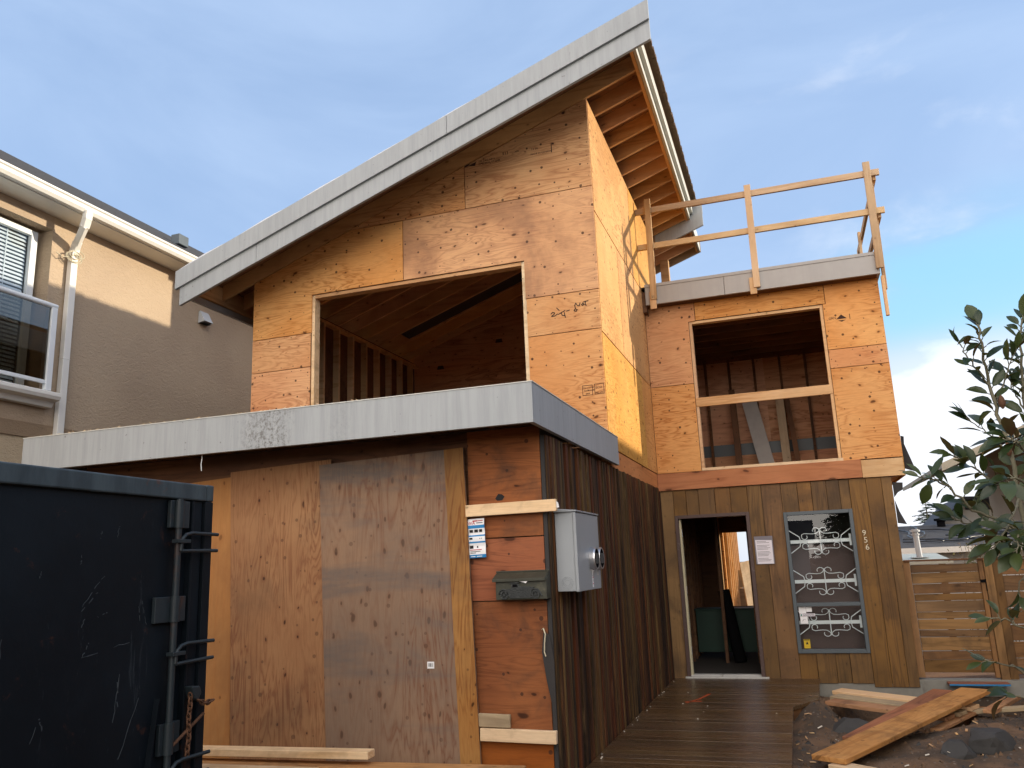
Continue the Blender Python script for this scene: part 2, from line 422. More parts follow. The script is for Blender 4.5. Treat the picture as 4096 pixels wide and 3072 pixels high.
def leaf_mat(name, c1, c2, under, rough=.28):
    m, k, p, out = newmat(name)
    raw, vec, tint, rnd = coords(k)
    c = k.mix(rnd, c1, c2)
    geo = k.n('ShaderNodeNewGeometry')
    c = k.mix(geo.outputs['Backfacing'], c, under)
    k.set(p.inputs['Base Color'], c)
    k.set(p.inputs['Roughness'], k.m('ADD', rough, k.m('MULTIPLY', geo.outputs['Backfacing'], .4)))
    tr = k.n('ShaderNodeBsdfTranslucent', {'Color': k.mix(.5, c, (.10, .16, .02))})
    mx = k.n('ShaderNodeMixShader', {0: .28, 1: p.outputs[0], 2: tr.outputs[0]})
    k.t.links.new(mx.outputs[0], out.inputs[0])
leaf_mat('magnolia_leaf', (.013, .030, .010), (.058, .080, .022), (.085, .036, .016), .36)
leaf_mat('shrub_leaf', (.12, .14, .03), (.20, .10, .04), (.12, .08, .04), .5)

# ------------------------------------------------------------------ mesh helpers


class MB:
    def __init__(s): s.v, s.f, s.mi, s.rn, s.sm = [], [], [], [], []
    def add(s, vs, fs, m=0, r=None, smooth=False):
        b = len(s.v); s.v += [tuple(q) for q in vs]
        r = R.random() if r is None else r
        for f in fs:
            s.f.append([b + i for i in f]); s.mi.append(m); s.rn.append(r); s.sm.append(smooth)
        return s
    def box(s, x0, x1, y0, y1, z0, z1, m=0, r=None):
        vs = [(x, y, z) for z in (z0, z1) for y in (y0, y1) for x in (x0, x1)]
        return s.add(vs, [(0, 2, 3, 1), (4, 5, 7, 6), (0, 1, 5, 4), (2, 6, 7, 3), (0, 4, 6, 2), (1, 3, 7, 5)], m, r)
    def bar(s, p, q, w, t, up=(0, 0, 1), m=0, r=None):
        p, q = V(p), V(q); d = (q - p).normalized(); side = d.cross(V(up)).normalized(); u = side.cross(d)
        vs = []
        for e in (p, q):
            for a, b in ((-1, -1), (1, -1), (1, 1), (-1, 1)): vs.append(e + side * a * w / 2 + u * b * t / 2)
        return s.add(vs, [(3, 2, 1, 0), (4, 5, 6, 7), (0, 1, 5, 4), (1, 2, 6, 5), (2, 3, 7, 6), (3, 0, 4, 7)], m, r)
    def prism(s, pts, vec, m=0, r=None):
        n = len(pts); pts = [V(p) for p in pts]; vec = V(vec)
        nrm = V((0, 0, 0))
        for i in range(n): nrm += pts[i].cross(pts[(i + 1) % n])
        if nrm.dot(vec) > 0: pts = pts[::-1]
        vs = pts + [p + vec for p in pts]
        fs = [tuple(range(n)), tuple(range(2 * n - 1, n - 1, -1))]
        fs += [(i, i + n, (i + 1) % n + n, (i + 1) % n) for i in range(n)]
        return s.add(vs, fs, m, r)
    def tube(s, path, r, seg=8, m=0, rn=None, closed=False):
        path = [V(p) for p in path]; n = len(path)
        rr = r if isinstance(r, (list, tuple)) else [r] * n
        vs = []; prev = None
        for i, p in enumerate(path):
            a = path[(i - 1) % n] if (closed or i) else p
            b = path[(i + 1) % n] if (closed or i < n - 1) else p
            d = (b - a).normalized()
            if prev is None:
                u = d.cross(V((0, 0, 1)))
                if u.length < .1: u = d.cross(V((1, 0, 0)))
            else: u = prev - d * prev.dot(d)
            u.normalize(); prev = u; w2 = d.cross(u)
            for j in range(seg):
                t = 2 * math.pi * j / seg
                vs.append(p + (u * math.cos(t) + w2 * math.sin(t)) * rr[i])
        fs = []
        for i in range(n if closed else n - 1):
            k2 = (i + 1) % n
            for j in range(seg):
                fs.append((i * seg + j, i * seg + (j + 1) % seg, k2 * seg + (j + 1) % seg, k2 * seg + j))
        s.add(vs, fs, m, rn, True)
        if not closed:
            s.add(vs[:seg], [tuple(range(seg))[::-1]], m, rn); s.add(vs[-seg:], [tuple(range(seg))], m, rn)
        return s
    def cyl(s, p, q, r, seg=20, m=0, rn=None):
        return s.tube([p, q], r, seg, m, rn)
    def ribbon(s, path, wd, nrm, m=0):
        """flat marker stroke lying on a surface with normal nrm"""
        nrm = V(nrm).normalized(); path = [V(p) for p in path]
        for a, b in zip(path, path[1:]):
            d = (b - a).normalized(); sd2 = d.cross(nrm) * wd / 2; e = d * wd * .3
            s.prism([a - sd2 - e, b - sd2 + e, b + sd2 + e, a + sd2 - e], nrm * .0015, m, .5)
        return s
    def build(s, name, mats, parent=None, label=None, bevel=0.0, cut=None):
        me = bpy.data.meshes.new(name)
        me.from_pydata(s.v, [], s.f)
        if isinstance(mats, str): mats = [mats]
        for q in mats: me.materials.append(MATS[q])
        me.polygons.foreach_set('material_index', s.mi)
        me.polygons.foreach_set('use_smooth', s.sm)
        at = me.attributes.new('rnd', 'FLOAT', 'FACE'); at.data.foreach_set('value', s.rn)
        me.update()
        o = bpy.data.objects.new(name, me); COL.objects.link(o)
        if bevel: addbevel(o, bevel)
        if parent: attach(o, parent)
        if label: o['label'] = label
        return o


def addbevel(o, wd, seg=2):
    b = o.modifiers.new('bevel', 'BEVEL'); b.width = wd; b.segments = seg; b.limit_method = 'ANGLE'; b.angle_limit = rad(40)


ORG = {}


def attach(o, parent):
    o.parent = parent
    off = V((0, 0, 0)); q = parent
    m = Matrix.Identity(4)
    chain = []
    while q: chain.append(q); q = q.parent
    for q in reversed(chain): m = m @ q.matrix_parent_inverse @ q.matrix_basis
    o.matrix_parent_inverse = m.inverted()


def thing(name, label, cat, loc=(0, 0, 0), group=None):
    o = bpy.data.objects.new(name, None); COL.objects.link(o); o.location = loc; o.empty_display_size = .2
    return tag(o, label, cat, group)


def tag(o, label, cat, group=None, kind=None):
    o['label'] = label; o['category'] = cat
    if group: o['group'] = group
    if kind: o['kind'] = kind
    return o


def struct(o, label=None):
    o['kind'] = 'structure'
    if label: o['label'] = label
    return o


def board(name, p, q, wd, t, mat, parent=None, up=(0, 0, 1), bevel=.003, label=None):
    """a piece of timber: local X runs along its length; wd across, t along 'up'"""
    p, q = V(p), V(q); d = q - p; L = d.length; d.normalize()
    side = V(up).cross(d).normalized(); u = d.cross(side)
    mb = MB().box(-L / 2, L / 2, -wd / 2, wd / 2, -t / 2, t / 2, 0, 0.0)
    o = mb.build(name, mat)
    M = Matrix((d, side, u)).transposed().to_4x4(); M.translation = (p + q) / 2
    o.matrix_basis = M
    if bevel: addbevel(o, bevel, 1)
    if parent: attach(o, parent)
    if label: o['label'] = label
    return o


def lerp(a, b, t): return a + (b - a) * t


def inset(poly, e):
    cx = sum(p[0] for p in poly) / len(poly); cz = sum(p[1] for p in poly) / len(poly)
    return [(x + (e if x < cx else -e), z + (e if z < cz else -e)) for x, z in poly]


def panels(mb, ax, val, thick, polys, gap=.0045, m=0, nails=None):
    for it in polys:
        poly, mi = (it, m) if isinstance(it, list) else it
        if len(poly) == 2:
            (a, b), (c, d) = poly; poly = [(a, b), (c, b), (c, d), (a, d)]
        poly = inset(poly, gap)
        if nails is not None:
            ip = inset(poly, .028)
            for (a0, b0), (a1, b1) in zip(ip, ip[1:] + ip[:1]):
                L = math.hypot(a1 - a0, b1 - b0); n_ = int(L / .14)
                for i in range(n_):
                    if RN.random() < .3: continue
                    t = (i + .5 + RN.uniform(-.15, .15)) / n_
                    nails.append((lerp(a0, a1, t) + RN.uniform(-.006, .006), lerp(b0, b1, t) + RN.uniform(-.006, .006)))
        if ax == 'y': mb.prism([(x, val, z) for x, z in poly], (0, thick, 0), mi)
        else: mb.prism([(val, y, z) for y, z in poly], (thick, 0, 0), mi)


def text(name, body, size, loc, xdir, zdir, mat, parent=None, ext=.001, align='LEFT', cat=None):
    cu = bpy.data.curves.new('txt', 'FONT'); cu.body = body; cu.size = size; cu.extrude = ext; cu.align_x = align; cu.resolution_u = 2
    ob = bpy.data.objects.new('txt', cu); COL.objects.link(ob)
    bpy.context.view_layer.update()
    me = bpy.data.meshes.new_from_object(ob.evaluated_get(bpy.context.evaluated_depsgraph_get()))
    bpy.data.objects.remove(ob)
    x = V(xdir).normalized(); z = V(zdir).normalized(); n = x.cross(z)
    M = Matrix((x, z, n)).transposed().to_4x4(); M.translation = V(loc)
    me.transform(M); me.materials.clear(); me.materials.append(MATS[mat])
    me.name = name
    o = bpy.data.objects.new(name, me); COL.objects.link(o)
    if parent: attach(o, parent)
    return o


def merge_into(mb, o, m=0):
    """move a text mesh into a mesh builder and drop the object"""
    me = o.data
    mb.add([v.co for v in me.vertices], [tuple(p.vertices) for p in me.polygons], m, .5)
    bpy.data.objects.remove(o)

# ------------------------------------------------------------------ ground
def sst(x, a, b):
    t = max(0, min(1, (x - a) / (b - a))); return t * t * (3 - 2 * t)
from mathutils import noise as mn


def gh(x, y):
    z = -.24
    if x > 1.2 and y < 7 and y > -8 and x < 8:
        z = -.20 + .05 * mn.noise(V((x * 1.3, y * 1.3, .3))) + .03 * mn.noise(V((x * 4, y * 4, 1.3))) + .014 * mn.noise(V((x * 11, y * 11, 2)))
        z -= .05 * sst(y, 1.0, -3)
        # mound by the walkway corner, trench against the foundation
        z += .20 * math.exp(-((x - 1.70) ** 2 / .05 + (y - 3.9) ** 2 / .5))
        z += .10 * math.exp(-((x - 3.3) ** 2 / .5 + (y - 2.9) ** 2 / .5))
        d = ((x - 2.55) / .62) ** 2 + ((y - 4.15) / .95) ** 2
        z -= .55 * sst(1.25 - d, 0, .8)
        d = ((x - 3.45) / .55) ** 2 + ((y - 5.0) / .45) ** 2
        z -= .35 * sst(1.2 - d, 0, .8)
    if y > 10: z -= .9 * sst(y, 10, 14)
    return z


xs = [-400, -150, -60, -30, -15, -8, -4, -1, .6] + [1.0 + i * .045 for i in range(82)] + [5.2, 6, 7.5, 10, 15, 25, 50, 150, 400]
ys = [-400, -150, -60, -30, -15, -8, -4, -2, -1] + [-.6 + i * .05 for i in range(130)] + [6.2, 7, 8, 9, 10, 11, 12, 14, 18, 30, 60, 150, 500]
mb = MB()
vs = [(x, y, gh(x, y)) for y in ys for x in xs]
nx = len(xs)
fs = [(j * nx + i, j * nx + i + 1, (j + 1) * nx + i + 1, (j + 1) * nx + i) for j in range(len(ys) - 1) for i in range(nx - 1)]
mb.add(vs, fs, 0, 0, True)
struct(mb.build('ground', 'dirt'), 'bare muddy brown ground beside the wooden walkway')

mb = MB()
y = -4.0
i = 0
while y < 5.40:
    y1 = min(y + .138, 5.44)
    xr = lambda q: 1.502 if q < 3.44 else (1.502 + (q - 3.44) / .45 * .262 if q < 3.89 else 1.764 + (q - 3.89) * .025)
    a, b = xr(y + .003), xr(y1 - .003)
    if y < 3.44 < y1: b = a
    dzz = -R.random() * .003
    mb.prism([(.03, y + .0016, dzz), (a, y + .0016, dzz), (b, y1 - .0016, dzz), (.03, y1 - .0016, dzz)], (0, 0, -.038))
    y = y1
deck = mb.build('walkway', 'deck_wood', bevel=.002)
struct(deck, 'wet brown boarded walkway leading to the doorway')
mb = MB()
mb.box(1.44, 1.485, -4, 3.42, -.24, -.04)
mb.prism([(1.49, 3.46, -.04), (1.745, 3.90, -.04), (1.70, 3.92, -.04), (1.45, 3.48, -.04)], (0, 0, -.20))
mb.box(1.70, 1.745, 3.90, 5.40, -.24, -.04)
mb.build('skirt_board', 'lumber_dark', deck)

# ------------------------------------------------------------------ the house
house = thing('unfinished_house', 'two storey plywood house under construction with open window holes and a steep sloping roof', 'house', (-1.0, 4.5, -.2))
SL = .3533
zr = lambda x: 6.64 + SL * x            # underside of the rafters

NB, NS, NC = [], [], []


def nail_heads(lst, ax, val, parent):
    mb = MB()
    for a, b in lst:
        r = RN.uniform(.0045, .0075)
        ring = [(a + r * math.cos(q * 1.0472), b + r * math.sin(q * 1.0472)) for q in range(6)]
        if ax == 'y': mb.add([(p, val - .0012, q) for p, q in ring], [tuple(range(6))[::-1] if False else tuple(range(6))], 0, .5)
        else: mb.add([(val + .0012, p, q) for p, q in ring], [tuple(range(6))], 0, .5)
    o = mb.build('nail_heads', 'stamp_ink', parent)
    o['kind'] = 'stuff'


# --- upper plywood wall with the big opening
yB = 2.372
mb = MB()
panels(mb, 'y', yB, .018, [
    [(-1.51, 5.57), (0, 5.57), (0, zr(0)), (-1.51, zr(-1.51))],
    [(-3.02, 5.57), (-1.51, 5.57), (-1.51, zr(-1.51))],
    ([(-2.315, 4.817), (-.82, 4.817), (-.82, 4.37), (0, 4.37), (0, 5.57), (-2.315, 5.57)], 1),
    [(-4.386, 4.34), (-3.554, 4.34), (-3.554, 4.817), (-2.315, 4.817), (-2.315, 5.57), (-3.02, 5.57), (-4.386, zr(-4.386))],
    [(-4.386, 3.92), (-3.554, 4.34)], [(-4.386, 2.70), (-3.554, 3.92)],
    [(-.82, 3.93), (0, 4.37)], [(-.82, 2.70), (0, 3.93)]], nails=NB)
wallB = mb.build('wall', ['plywood', 'plywood_stained'], house)
nail_heads(NB, 'y', yB, wallB)
mb = MB()     # framing behind: jambs, header, sill
for x in (-3.552, -.862): MB().box(x, x + .04, yB + .0195, yB + .13, 2.75, 4.815).build('jamb', 'lumber_pale', wallB)
MB().box(-3.51, -.865, yB + .0195, yB + .13, 4.775, 4.815).build('header', 'rafter_wood', wallB)
MB().box(-4.38, -3.56, yB + .0195, yB + .12, 2.70, 4.9).box(-.82, -.02, yB + .0195, yB + .12, 2.7, 6.2).box(-3.5, -.86, yB + .0195, yB + .12, 4.83, 5.2).build('framing', 'lumber_dark', wallB)


def strokes(name, parent, mat, lst, wd, ax='y', val=0):
    mb = MB()
    for path in lst:
        if ax == 'y': mb.ribbon([(x, val, z) for x, z in path], wd, (0, -1, 0))
        else: mb.ribbon([(val, y, z) for y, z in path], wd, (1, 0, 0))
    return mb.build(name, mat, parent)


yi = yB - .001
strokes('handwriting', wallB, 'ink', [
    [(-.545, 4.155), (-.525, 4.172), (-.505, 4.165), (-.508, 4.15), (-.54, 4.128), (-.505, 4.128), (-.47, 4.146)],
    [(-.478, 4.215), (-.45, 4.185)], [(-.462, 4.14), (-.385, 4.175)], [(-.43, 4.155), (-.42, 4.125), (-.395, 4.118)], [(-.395, 4.152), (-.385, 4.095)],
    [(-.37, 4.165), (-.335, 4.172)]], .009, val=yi)
strokes('handwriting', wallB, 'ink', [
    [(-.285, 4.163), (-.268, 4.178), (-.25, 4.165), (-.262, 4.148), (-.283, 4.155), (-.285, 4.163)],
    [(-.268, 4.178), (-.275, 4.215), (-.262, 4.24), (-.245, 4.21), (-.225, 4.205), (-.215, 4.235)],
    [(-.20, 4.212), (-.185, 4.232), (-.172, 4.215), (-.188, 4.203), (-.198, 4.215)], [(-.178, 4.24), (-.125, 4.248)], [(-.155, 4.245), (-.16, 4.205), (-.145, 4.2)]],
    .009, val=yi)
mb = MB()
mb.prism([(-1.372, yi, 6.085), (-1.355, yi, 6.135), (-1.46, yi, 6.10)], (0, -.0015, 0))
mb.prism([(-1.46, yi, 6.10), (-1.43, yi, 6.125), (-1.505, yi, 6.115), (-1.505, yi, 6.088)], (0, -.0015, 0))
mb.build('stamp', 'stamp_ink', wallB)
for body, x, z, sz in (('100 DEG HP 0', -1.33, 6.118, .034), ('OPENING 17 GHR', -1.33, 6.085, .034), ('513', -1.03, 6.15, .05), ('APR', -.88, 6.15, .03),
                       ('13 00', -.68, 6.135, .035), ('MADE IN CANADA', -.69, 6.075, .030)):
    text('stamp', body, sz, (x, yi, z), (1, 0, .0), (0, 0, 1), 'stamp_ink', wallB)
mb = MB(); mb.box(-.445, -.435, yi - .0015, yi, 6.06, 6.165)
mb.build('stamp', 'stamp_ink', wallB)
for x0, x1, z0, z1 in ((-.245, -.135, 3.215, 3.325), (-.115, -.012, 3.218, 3.33)):
    mb = MB()
    for a, b, c, d in ((x0, x1, z0, z0 + .005), (x0, x1, z1 - .005, z1), (x0, x0 + .005, z0, z1), (x1 - .005, x1, z0, z1)):
        mb.box(a, b, yi - .0015, yi, c, d)
    mb.build('stamp', 'stamp_ink', wallB)
for body, x, z, sz in (('TSA 0121-08', -.24, 3.288, .022), ('EXTERIOR', -.225, 3.258, .024), ('SKIP', -.21, 3.226, .024), ('ECO', -.103, 3.28, .034), ('MILL 490', -.108, 3.228, .022)):
    text('stamp', body, sz, (x, yi, z), (1, 0, 0), (0, 0, 1), 'stamp_ink', wallB)

# --- sunlit side wall
mb = MB()
xs0 = -.018
for a, b, c, d in ((2.392, 4.75, 5.28, 6.635), (4.75, 6.96, 5.28, 6.635), (2.392, 3.6, 3.9, 5.28), (3.6, 5.482, 3.9, 5.28), (5.482, 6.96, 5.05, 5.28),
                   (2.392, 4.75, 2.66, 3.9), (4.75, 5.48, 2.66, 3.9)):
    panels(mb, 'x', xs0, .018, [[(a, c), (b, d)]], gap=.008, nails=NS)
wallS = mb.build('wall', 'plywood_side', house)
nail_heads(NS, 'x', 0, wallS)
wallS['label'] = 'sunlit plywood side wall'
board('rim_board', (-.02, 2.40, 2.535), (-.02, 5.44, 2.535), .04, .235, 'band_wood', house)

# --- recessed wall over the doorway
yC = 5.482
mb = MB()
panels(mb, 'y', yC, .018, [
    [(0, 3.88), (.606, 3.88), (.606, 4.78), (.70, 4.78), (.70, 5.05), (0, 5.05)],
    [(.70, 4.78), (2.425, 4.78), (2.425, 5.05), (.70, 5.05)],
    [(0, 2.66), (.606, 2.66), (.606, 3.88), (0, 3.88)],
    [(2.385, 4.14), (2.385, 4.78), (2.425, 4.78), (2.425, 5.05), (3.105, 5.05), (3.105, 4.14)], [(2.385, 3.885), (3.105, 4.14)],
    [(2.385, 2.66), (3.105, 3.885)]], nails=NC)
wallC = mb.build('wall', 'plywood', house)
nail_heads(NC, 'y', yC, wallC)
mb = MB()
for x in (.607, 2.346): MB().box(x, x + .038, yC + .0195, yC + .12, 2.70, 4.778).build('jamb', 'lumber', wallC)
mb.box(.646, 2.345, yC + .0195, yC + .12, 4.74, 4.778)
mb.build('header', 'lumber', wallC)
MB().box(.61, 2.40, yC - .004, yC + .12, 2.664, 2.70).build('sill', 'lumber_pale', wallC)
MB().box(.02, .6, yC + .0195, yC + .12, 2.7, 5.0).box(2.39, 3.08, yC + .0195, yC + .12, 2.7, 5.0).box(.7, 2.345, yC + .0195, yC + .12, 4.79, 5.0).build('framing', 'lumber_dark', wallC)
yi = yC - .001
mb = MB()
mb.prism([(2.535, yi, 4.545), (2.665, yi, 4.545), (2.60, yi, 4.605)], (0, -.0015, 0))
mb.prism([(2.555, yi, 4.525), (2.65, yi, 4.525), (2.60, yi, 4.505)], (0, -.0015, 0))
mb.build('stamp', 'stamp_ink', wallC)
MB().box(2.70, 2.708, yi - .0015, yi, 4.53, 4.60).build('stamp', 'stamp_ink', wallC)
text('stamp', 'GRN', .045, (2.44, yi, 4.55), (1, 0, .02), (0, 0, 1), 'stamp_ink', wallC)
board('guard_board', (.607, yC + .03, 3.611), (2.385, yC + .03, 3.614), .04, .127, 'lumber', house, bevel=.003, label='pale board nailed across the upper window opening')
board('rim_board', (0, yC - .016, 2.538), (2.60, yC - .016, 2.545), .04, .232, 'band_wood', house)
board('rim_board', (2.602, yC - .018, 2.535), (3.09, yC - .018, 2.535), .04, .222, 'lumber', house)

# --- roof
roof = MB()
y0, y1 = 1.70, 6.78
roof.prism([(-4.93, y0, zr(-4.93) + .197), (.70, y0, zr(.70) + .197), (.70, y0, zr(.70) + .216), (-4.93, y0, zr(-4.93) + .216)], (0, y1 - y0, 0))
roof.prism([(-4.85, 6.79, zr(-4.85) + .197), (.60, 6.79, zr(.60) + .197), (.60, 6.79, zr(.60) + .216), (-4.85, 6.79, zr(-4.85) + .216)], (0, 1.45, 0))
roof = roof.build('roof', 'roof_ply', house)
mb = MB()
for yy in (2.385,) + tuple(2.385 + .405 * (i + 1) for i in range(10)) + (6.72, 7.15, 7.55, 7.97):
    x0, x1 = -4.84, .575
    y_a = yy - .019
    if abs(yy - 2.385) < .01: y_a = 2.352
    MB().prism([(x0, y_a, zr(x0)), (x1, y_a, zr(x1)), (x1, y_a, zr(x1) + .195), (x0, y_a, zr(x0) + .195)], (0, .038, 0)).build('rafter', 'rafter_wood', roof)
# barge boards
def barge(yf, zo=0, xr=.853, xl=-4.98, xi=-4.93, thick=.04, d=1, name='barge_board'):
    zt = lambda x: 6.862 + SL * x
    zm = lambda x: 6.636 + SL * x
    zb = lambda x: 6.418 + SL * x
    mb = MB()
    ya, yb = (yf, yf + thick) if d > 0 else (yf - thick, yf)
    ua = [xl, -1.42, xr] if xl < -2 else [xl, xr]
    for a, b in zip(ua, ua[1:]):
        e = .003 if b < xr else 0
        mb.prism([(a, ya, zm(a)), (b - e, ya, zm(b)), (b - e, ya, zt(b)), (a, ya, zt(a))], (0, thick, 0))
    yc_ = ya + d * .030
    la = [xi, -3.86, xr - .004] if xl < -2 else [xi, xr - .004]
    for a, b in zip(la, la[1:]):
        e = .003 if b < xr - .01 else 0
        mb.prism([(a, yc_, zb(a)), (b - e, yc_, zb(b)), (b - e, yc_, zm(b) + .03), (a, yc_, zm(a) + .03)], (0, thick - .002, 0))
    o = mb.build(name, 'fascia_paint', roof, bevel=.003)
    return o
barge(1.655)
barge(6.83, d=-1, xl=.06, xi=.06)
mb = MB(); z8 = lambda x, o: zr(x) + o
mb.prism([(-4.85, 8.245, z8(-4.85, -.03)), (.66, 8.245, z8(.66, -.03)), (.66, 8.245, z8(.66, .216)), (-4.85, 8.245, z8(-4.85, .216))], (0, .04, 0))
mb.build('barge_board', 'lumber_grey', roof)
# eaves: timber sub-fascia and painted fascia boards
def slab(mb, x0, x1, ya, yb, z0, z1): mb.box(x0, x1, ya, yb, z0, z1)
board('sub_fascia', (.596, 1.73, zr(.6) + .085), (.596, 6.76, zr(.6) + .085), .038, .20, 'rafter_wood', roof)
board('sub_fascia', (.596, 6.80, zr(.6) + .085), (.596, 8.24, zr(.6) + .085), .038, .20, 'rafter_wood', roof)
board('sub_fascia', (-4.862, 1.73, zr(-4.86) + .06), (-4.862, 8.24, zr(-4.86) + .06), .038, .23, 'rafter_wood', roof)
mb = MB(); slab(mb, .618, .652, 1.70, 6.785, zr(.63) - .02, zr(.63) + .20); slab(mb, .655, .70, 1.70, 6.785, zr(.68) + .06, zr(.68) + .215)
mb.build('fascia', 'fascia_white', roof, bevel=.003)
mb = MB(); slab(mb, .618, .65, 6.85, 8.24, zr(.63) - .02, zr(.63) + .21); mb.build('fascia', 'fascia_white', roof, bevel=.003)
mb = MB(); slab(mb, -4.925, -4.885, 1.70, 8.24, zr(-4.9) - .12, zr(-4.9) + .18); mb.build('fascia', 'metal_trim', roof, bevel=.003)
# roofing felt and lapped membrane along the edges
mb = MB()
mb.prism([(-4.9, 1.71, zr(-4.9) + .222), (.76, 1.71, zr(.76) + .222), (.76, 1.71, zr(.76) + .25), (-4.9, 1.71, zr(-4.9) + .25)], (0, 5.06, 0))
n = 60
for i in range(n):
    ya = 1.72 + i * 5.0 / n
    mb.box(.745, .775 + R.random() * .012, ya, ya + .08, zr(.76) + .215 - R.random() * .01, zr(.76) + .25 + R.random() * .02)
mb.build('roofing', 'roof_brown', roof)
mb = MB()
prev = None
for i in range(26):
    x = -4.95 + i * .165
    seg = i // 5
    h = .004 + .022 * abs(math.sin((i % 5 + .6) / 5 * math.pi)) * (1 - seg * .12) + R.random() * .006
    cur = (x, zr(x) + .224, zr(x) + .224 + h + .012)
    if prev:
        mb.prism([(prev[0], 1.69, prev[1]), (cur[0], 1.69, cur[1]), (cur[0], 1.69, cur[2]), (prev[0], 1.69, prev[2])], (0, .5, 0))
    prev = cur
mb.build('membrane', 'membrane', roof)
# gable post at the far end
MB().box(-.03, .11, 7.9, 8.04, 5.25, 6.66).build('post', 'lumber', house)

# unseen box added on the low slope to cast a shadow on the neighbour's wall
MB().prism([(-4.35, 5.06, 5.36), (-2.9, 5.06, 5.87), (-2.9, 5.06, 6.95), (-4.35, 5.06, 6.95)], (0, 3.04, 0)).box(-4.45, -2.8, 5.0, 8.2, 6.951, 7.05).build('shadow_box', 'plywood', roof)

# --- upper room seen through the big opening
inner = MB()
inner.box(-4.384, -4.366, 2.40, 8.2, 2.7, 5.08)
inner.build('wall', 'lumber_dark', house)
mb = MB()
panels(mb, 'y', 6.93, .018, gap=0, polys=[[(-4.36, 2.7), (-2.2, 5.0)], [(-2.19, 2.7), (-.03, 5.0)], [(-4.36, 5.0), (-2.19, 5.0), (-2.19, zr(-2.19) + .19), (-4.36, zr(-4.36) + .19)], [(-2.19, 5.0), (-.03, 5.0), (-.03, zr(-.03) + .19), (-2.19, zr(-2.19) + .19)]])
wr = mb.build('wall', 'interior_ply', house)
mb = MB()
for x, z in ((-3.85, 4.93), (-2.75, 5.28), (-2.1, 4.93), (-1.2, 5.28)):
    mb = MB().prism([(x - .07, 6.928, z - .02), (x + .07, 6.928, z - .02), (x + .05, 6.928, z + .045), (x - .05, 6.928, z + .045)], (0, -.0015, 0))
    mb.build('stamp', 'stamp_ink', wr)
for i in range(11):
    yy = 2.6 + i * .405
    MB().box(-4.364, -4.27, yy, yy + .04, 2.75, 4.97).build('stud', 'lumber_rail', house)
MB().box(-4.364, -4.27, 2.50, 6.92, 4.972, 5.01).build('top_plate', 'rafter_wood', house)
MB().box(-4.36, -.03, 2.50, 9.15, 2.55, 2.69).build('floor', 'interior_ply', house)
MB().box(-.06, -.022, 2.5, 6.929, 2.7, 6.62).build('wall', 'interior_ply', house)
MB().prism([(-1.75, 3.2, zr(-1.75) - .04), (-1.70, 3.2, zr(-1.7) - .04), (-1.05, 4.6, zr(-1.05) - .04), (-1.10, 4.6, zr(-1.1) - .04)], (0, 0, .037)).build('brace', 'lumber_rail', house)
MB().prism([(-4.0, 5.67, zr(-4.0) + .02), (-.10, 5.67, zr(-.1) + .02), (-.10, 5.67, zr(-.1) + .19), (-4.0, 5.67, zr(-4.0) + .19)], (0, .33, 0)).build('beam', 'tar_paper', house)  # no timber here: dark strip painting in the shade of one rafter bay

# --- flat roof over the garage with the painted fascia
canopy = MB().box(-4.60, .05, -.43, 2.36, 2.735, 2.752)
canopy = canopy.build('flat_roof', 'tar_paper', house)
mb = MB()
mb.box(-4.63, .07, -.468, -.43, 2.472, 2.760)
mb.box(.032, .07, -.4299, 2.49, 2.472, 2.760)
mb.box(-4.63, -4.592, -.4299, 2.36, 2.472, 2.760)
mb.build('fascia', 'fascia_paint', canopy, bevel=.002)
mb = MB()
mb.box(-4.635, .075, -.472, -.40, 2.761, 2.768); mb.box(.028, .075, -.3995, 2.49, 2.761, 2.768)
mb.build('drip_edge', 'fascia_white', canopy)
mb = MB(); mb.box(-4.59, .03, -.428, -.02, 2.715, 2.733); mb.build('soffit', 'interior_ply', canopy)
for i in range(12):
    x = -4.4 + i * .40
    MB().box(x, x + .04, -.428, -.03, 2.53, 2.714).build('joist', 'lumber_dark', canopy)
mb = MB()   # straw-like litter along the drip edge
for i in range(60):
    x = -4.6 + R.random() * 3.4; z = 2.768
    a = R.random() * 6.28; l = .015 + R.random() * .03
    mb.tube([(x, -.46, z), (x + math.cos(a) * l, -.46 + math.sin(a) * .02, z + R.random() * .016)], .0016, 4)
tag(mb.build('straw_litter', 'lumber_pale'), 'dry straw coloured wood slivers scattered along the top of the grey canopy edge', 'litter', kind='stuff')
tag(MB().tube([(-2.76, -.41, 2.50), (-2.757, -.412, 2.44), (-2.765, -.41, 2.40), (-2.758, -.411, 2.345)], .004, 6).build('cord', 'white_paint'),
    'short white cord dangling below the grey canopy above the dumpster', 'cord')

# --- garage front
mb = MB()
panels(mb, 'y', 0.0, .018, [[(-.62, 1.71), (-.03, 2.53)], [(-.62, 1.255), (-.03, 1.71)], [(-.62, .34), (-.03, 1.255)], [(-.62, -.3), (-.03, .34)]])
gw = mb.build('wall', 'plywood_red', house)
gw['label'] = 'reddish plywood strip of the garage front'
mb = MB(); mb.box(-.029, .0, -.004, .03, -.3, 2.45); mb.build('corner_trim', 'tar_paper', gw)
mb = MB()
mb.prism([(-.40, -.0015, 2.0), (-.375, -.0015, 2.035), (-.345, -.0015, 2.03), (-.325, -.0015, 2.012), (-.345, -.0015, 1.985), (-.385, -.0015, 1.985)], (0, -.001, 0))
mb.build('hole', 'ink', gw)
MB().box(-4.40, -.62, .02, .16, 2.36, 2.53).build('header', 'lumber_dark', house)
MB().box(-4.40, -.03, .0, .04, 2.535, 2.734).build('header', 'lumber_dark', house)
MB().box(-4.40, -.62, .03, .05, -.3, 2.36).build('wall', 'lumber_dark', house)
mb = MB()
yy = .012
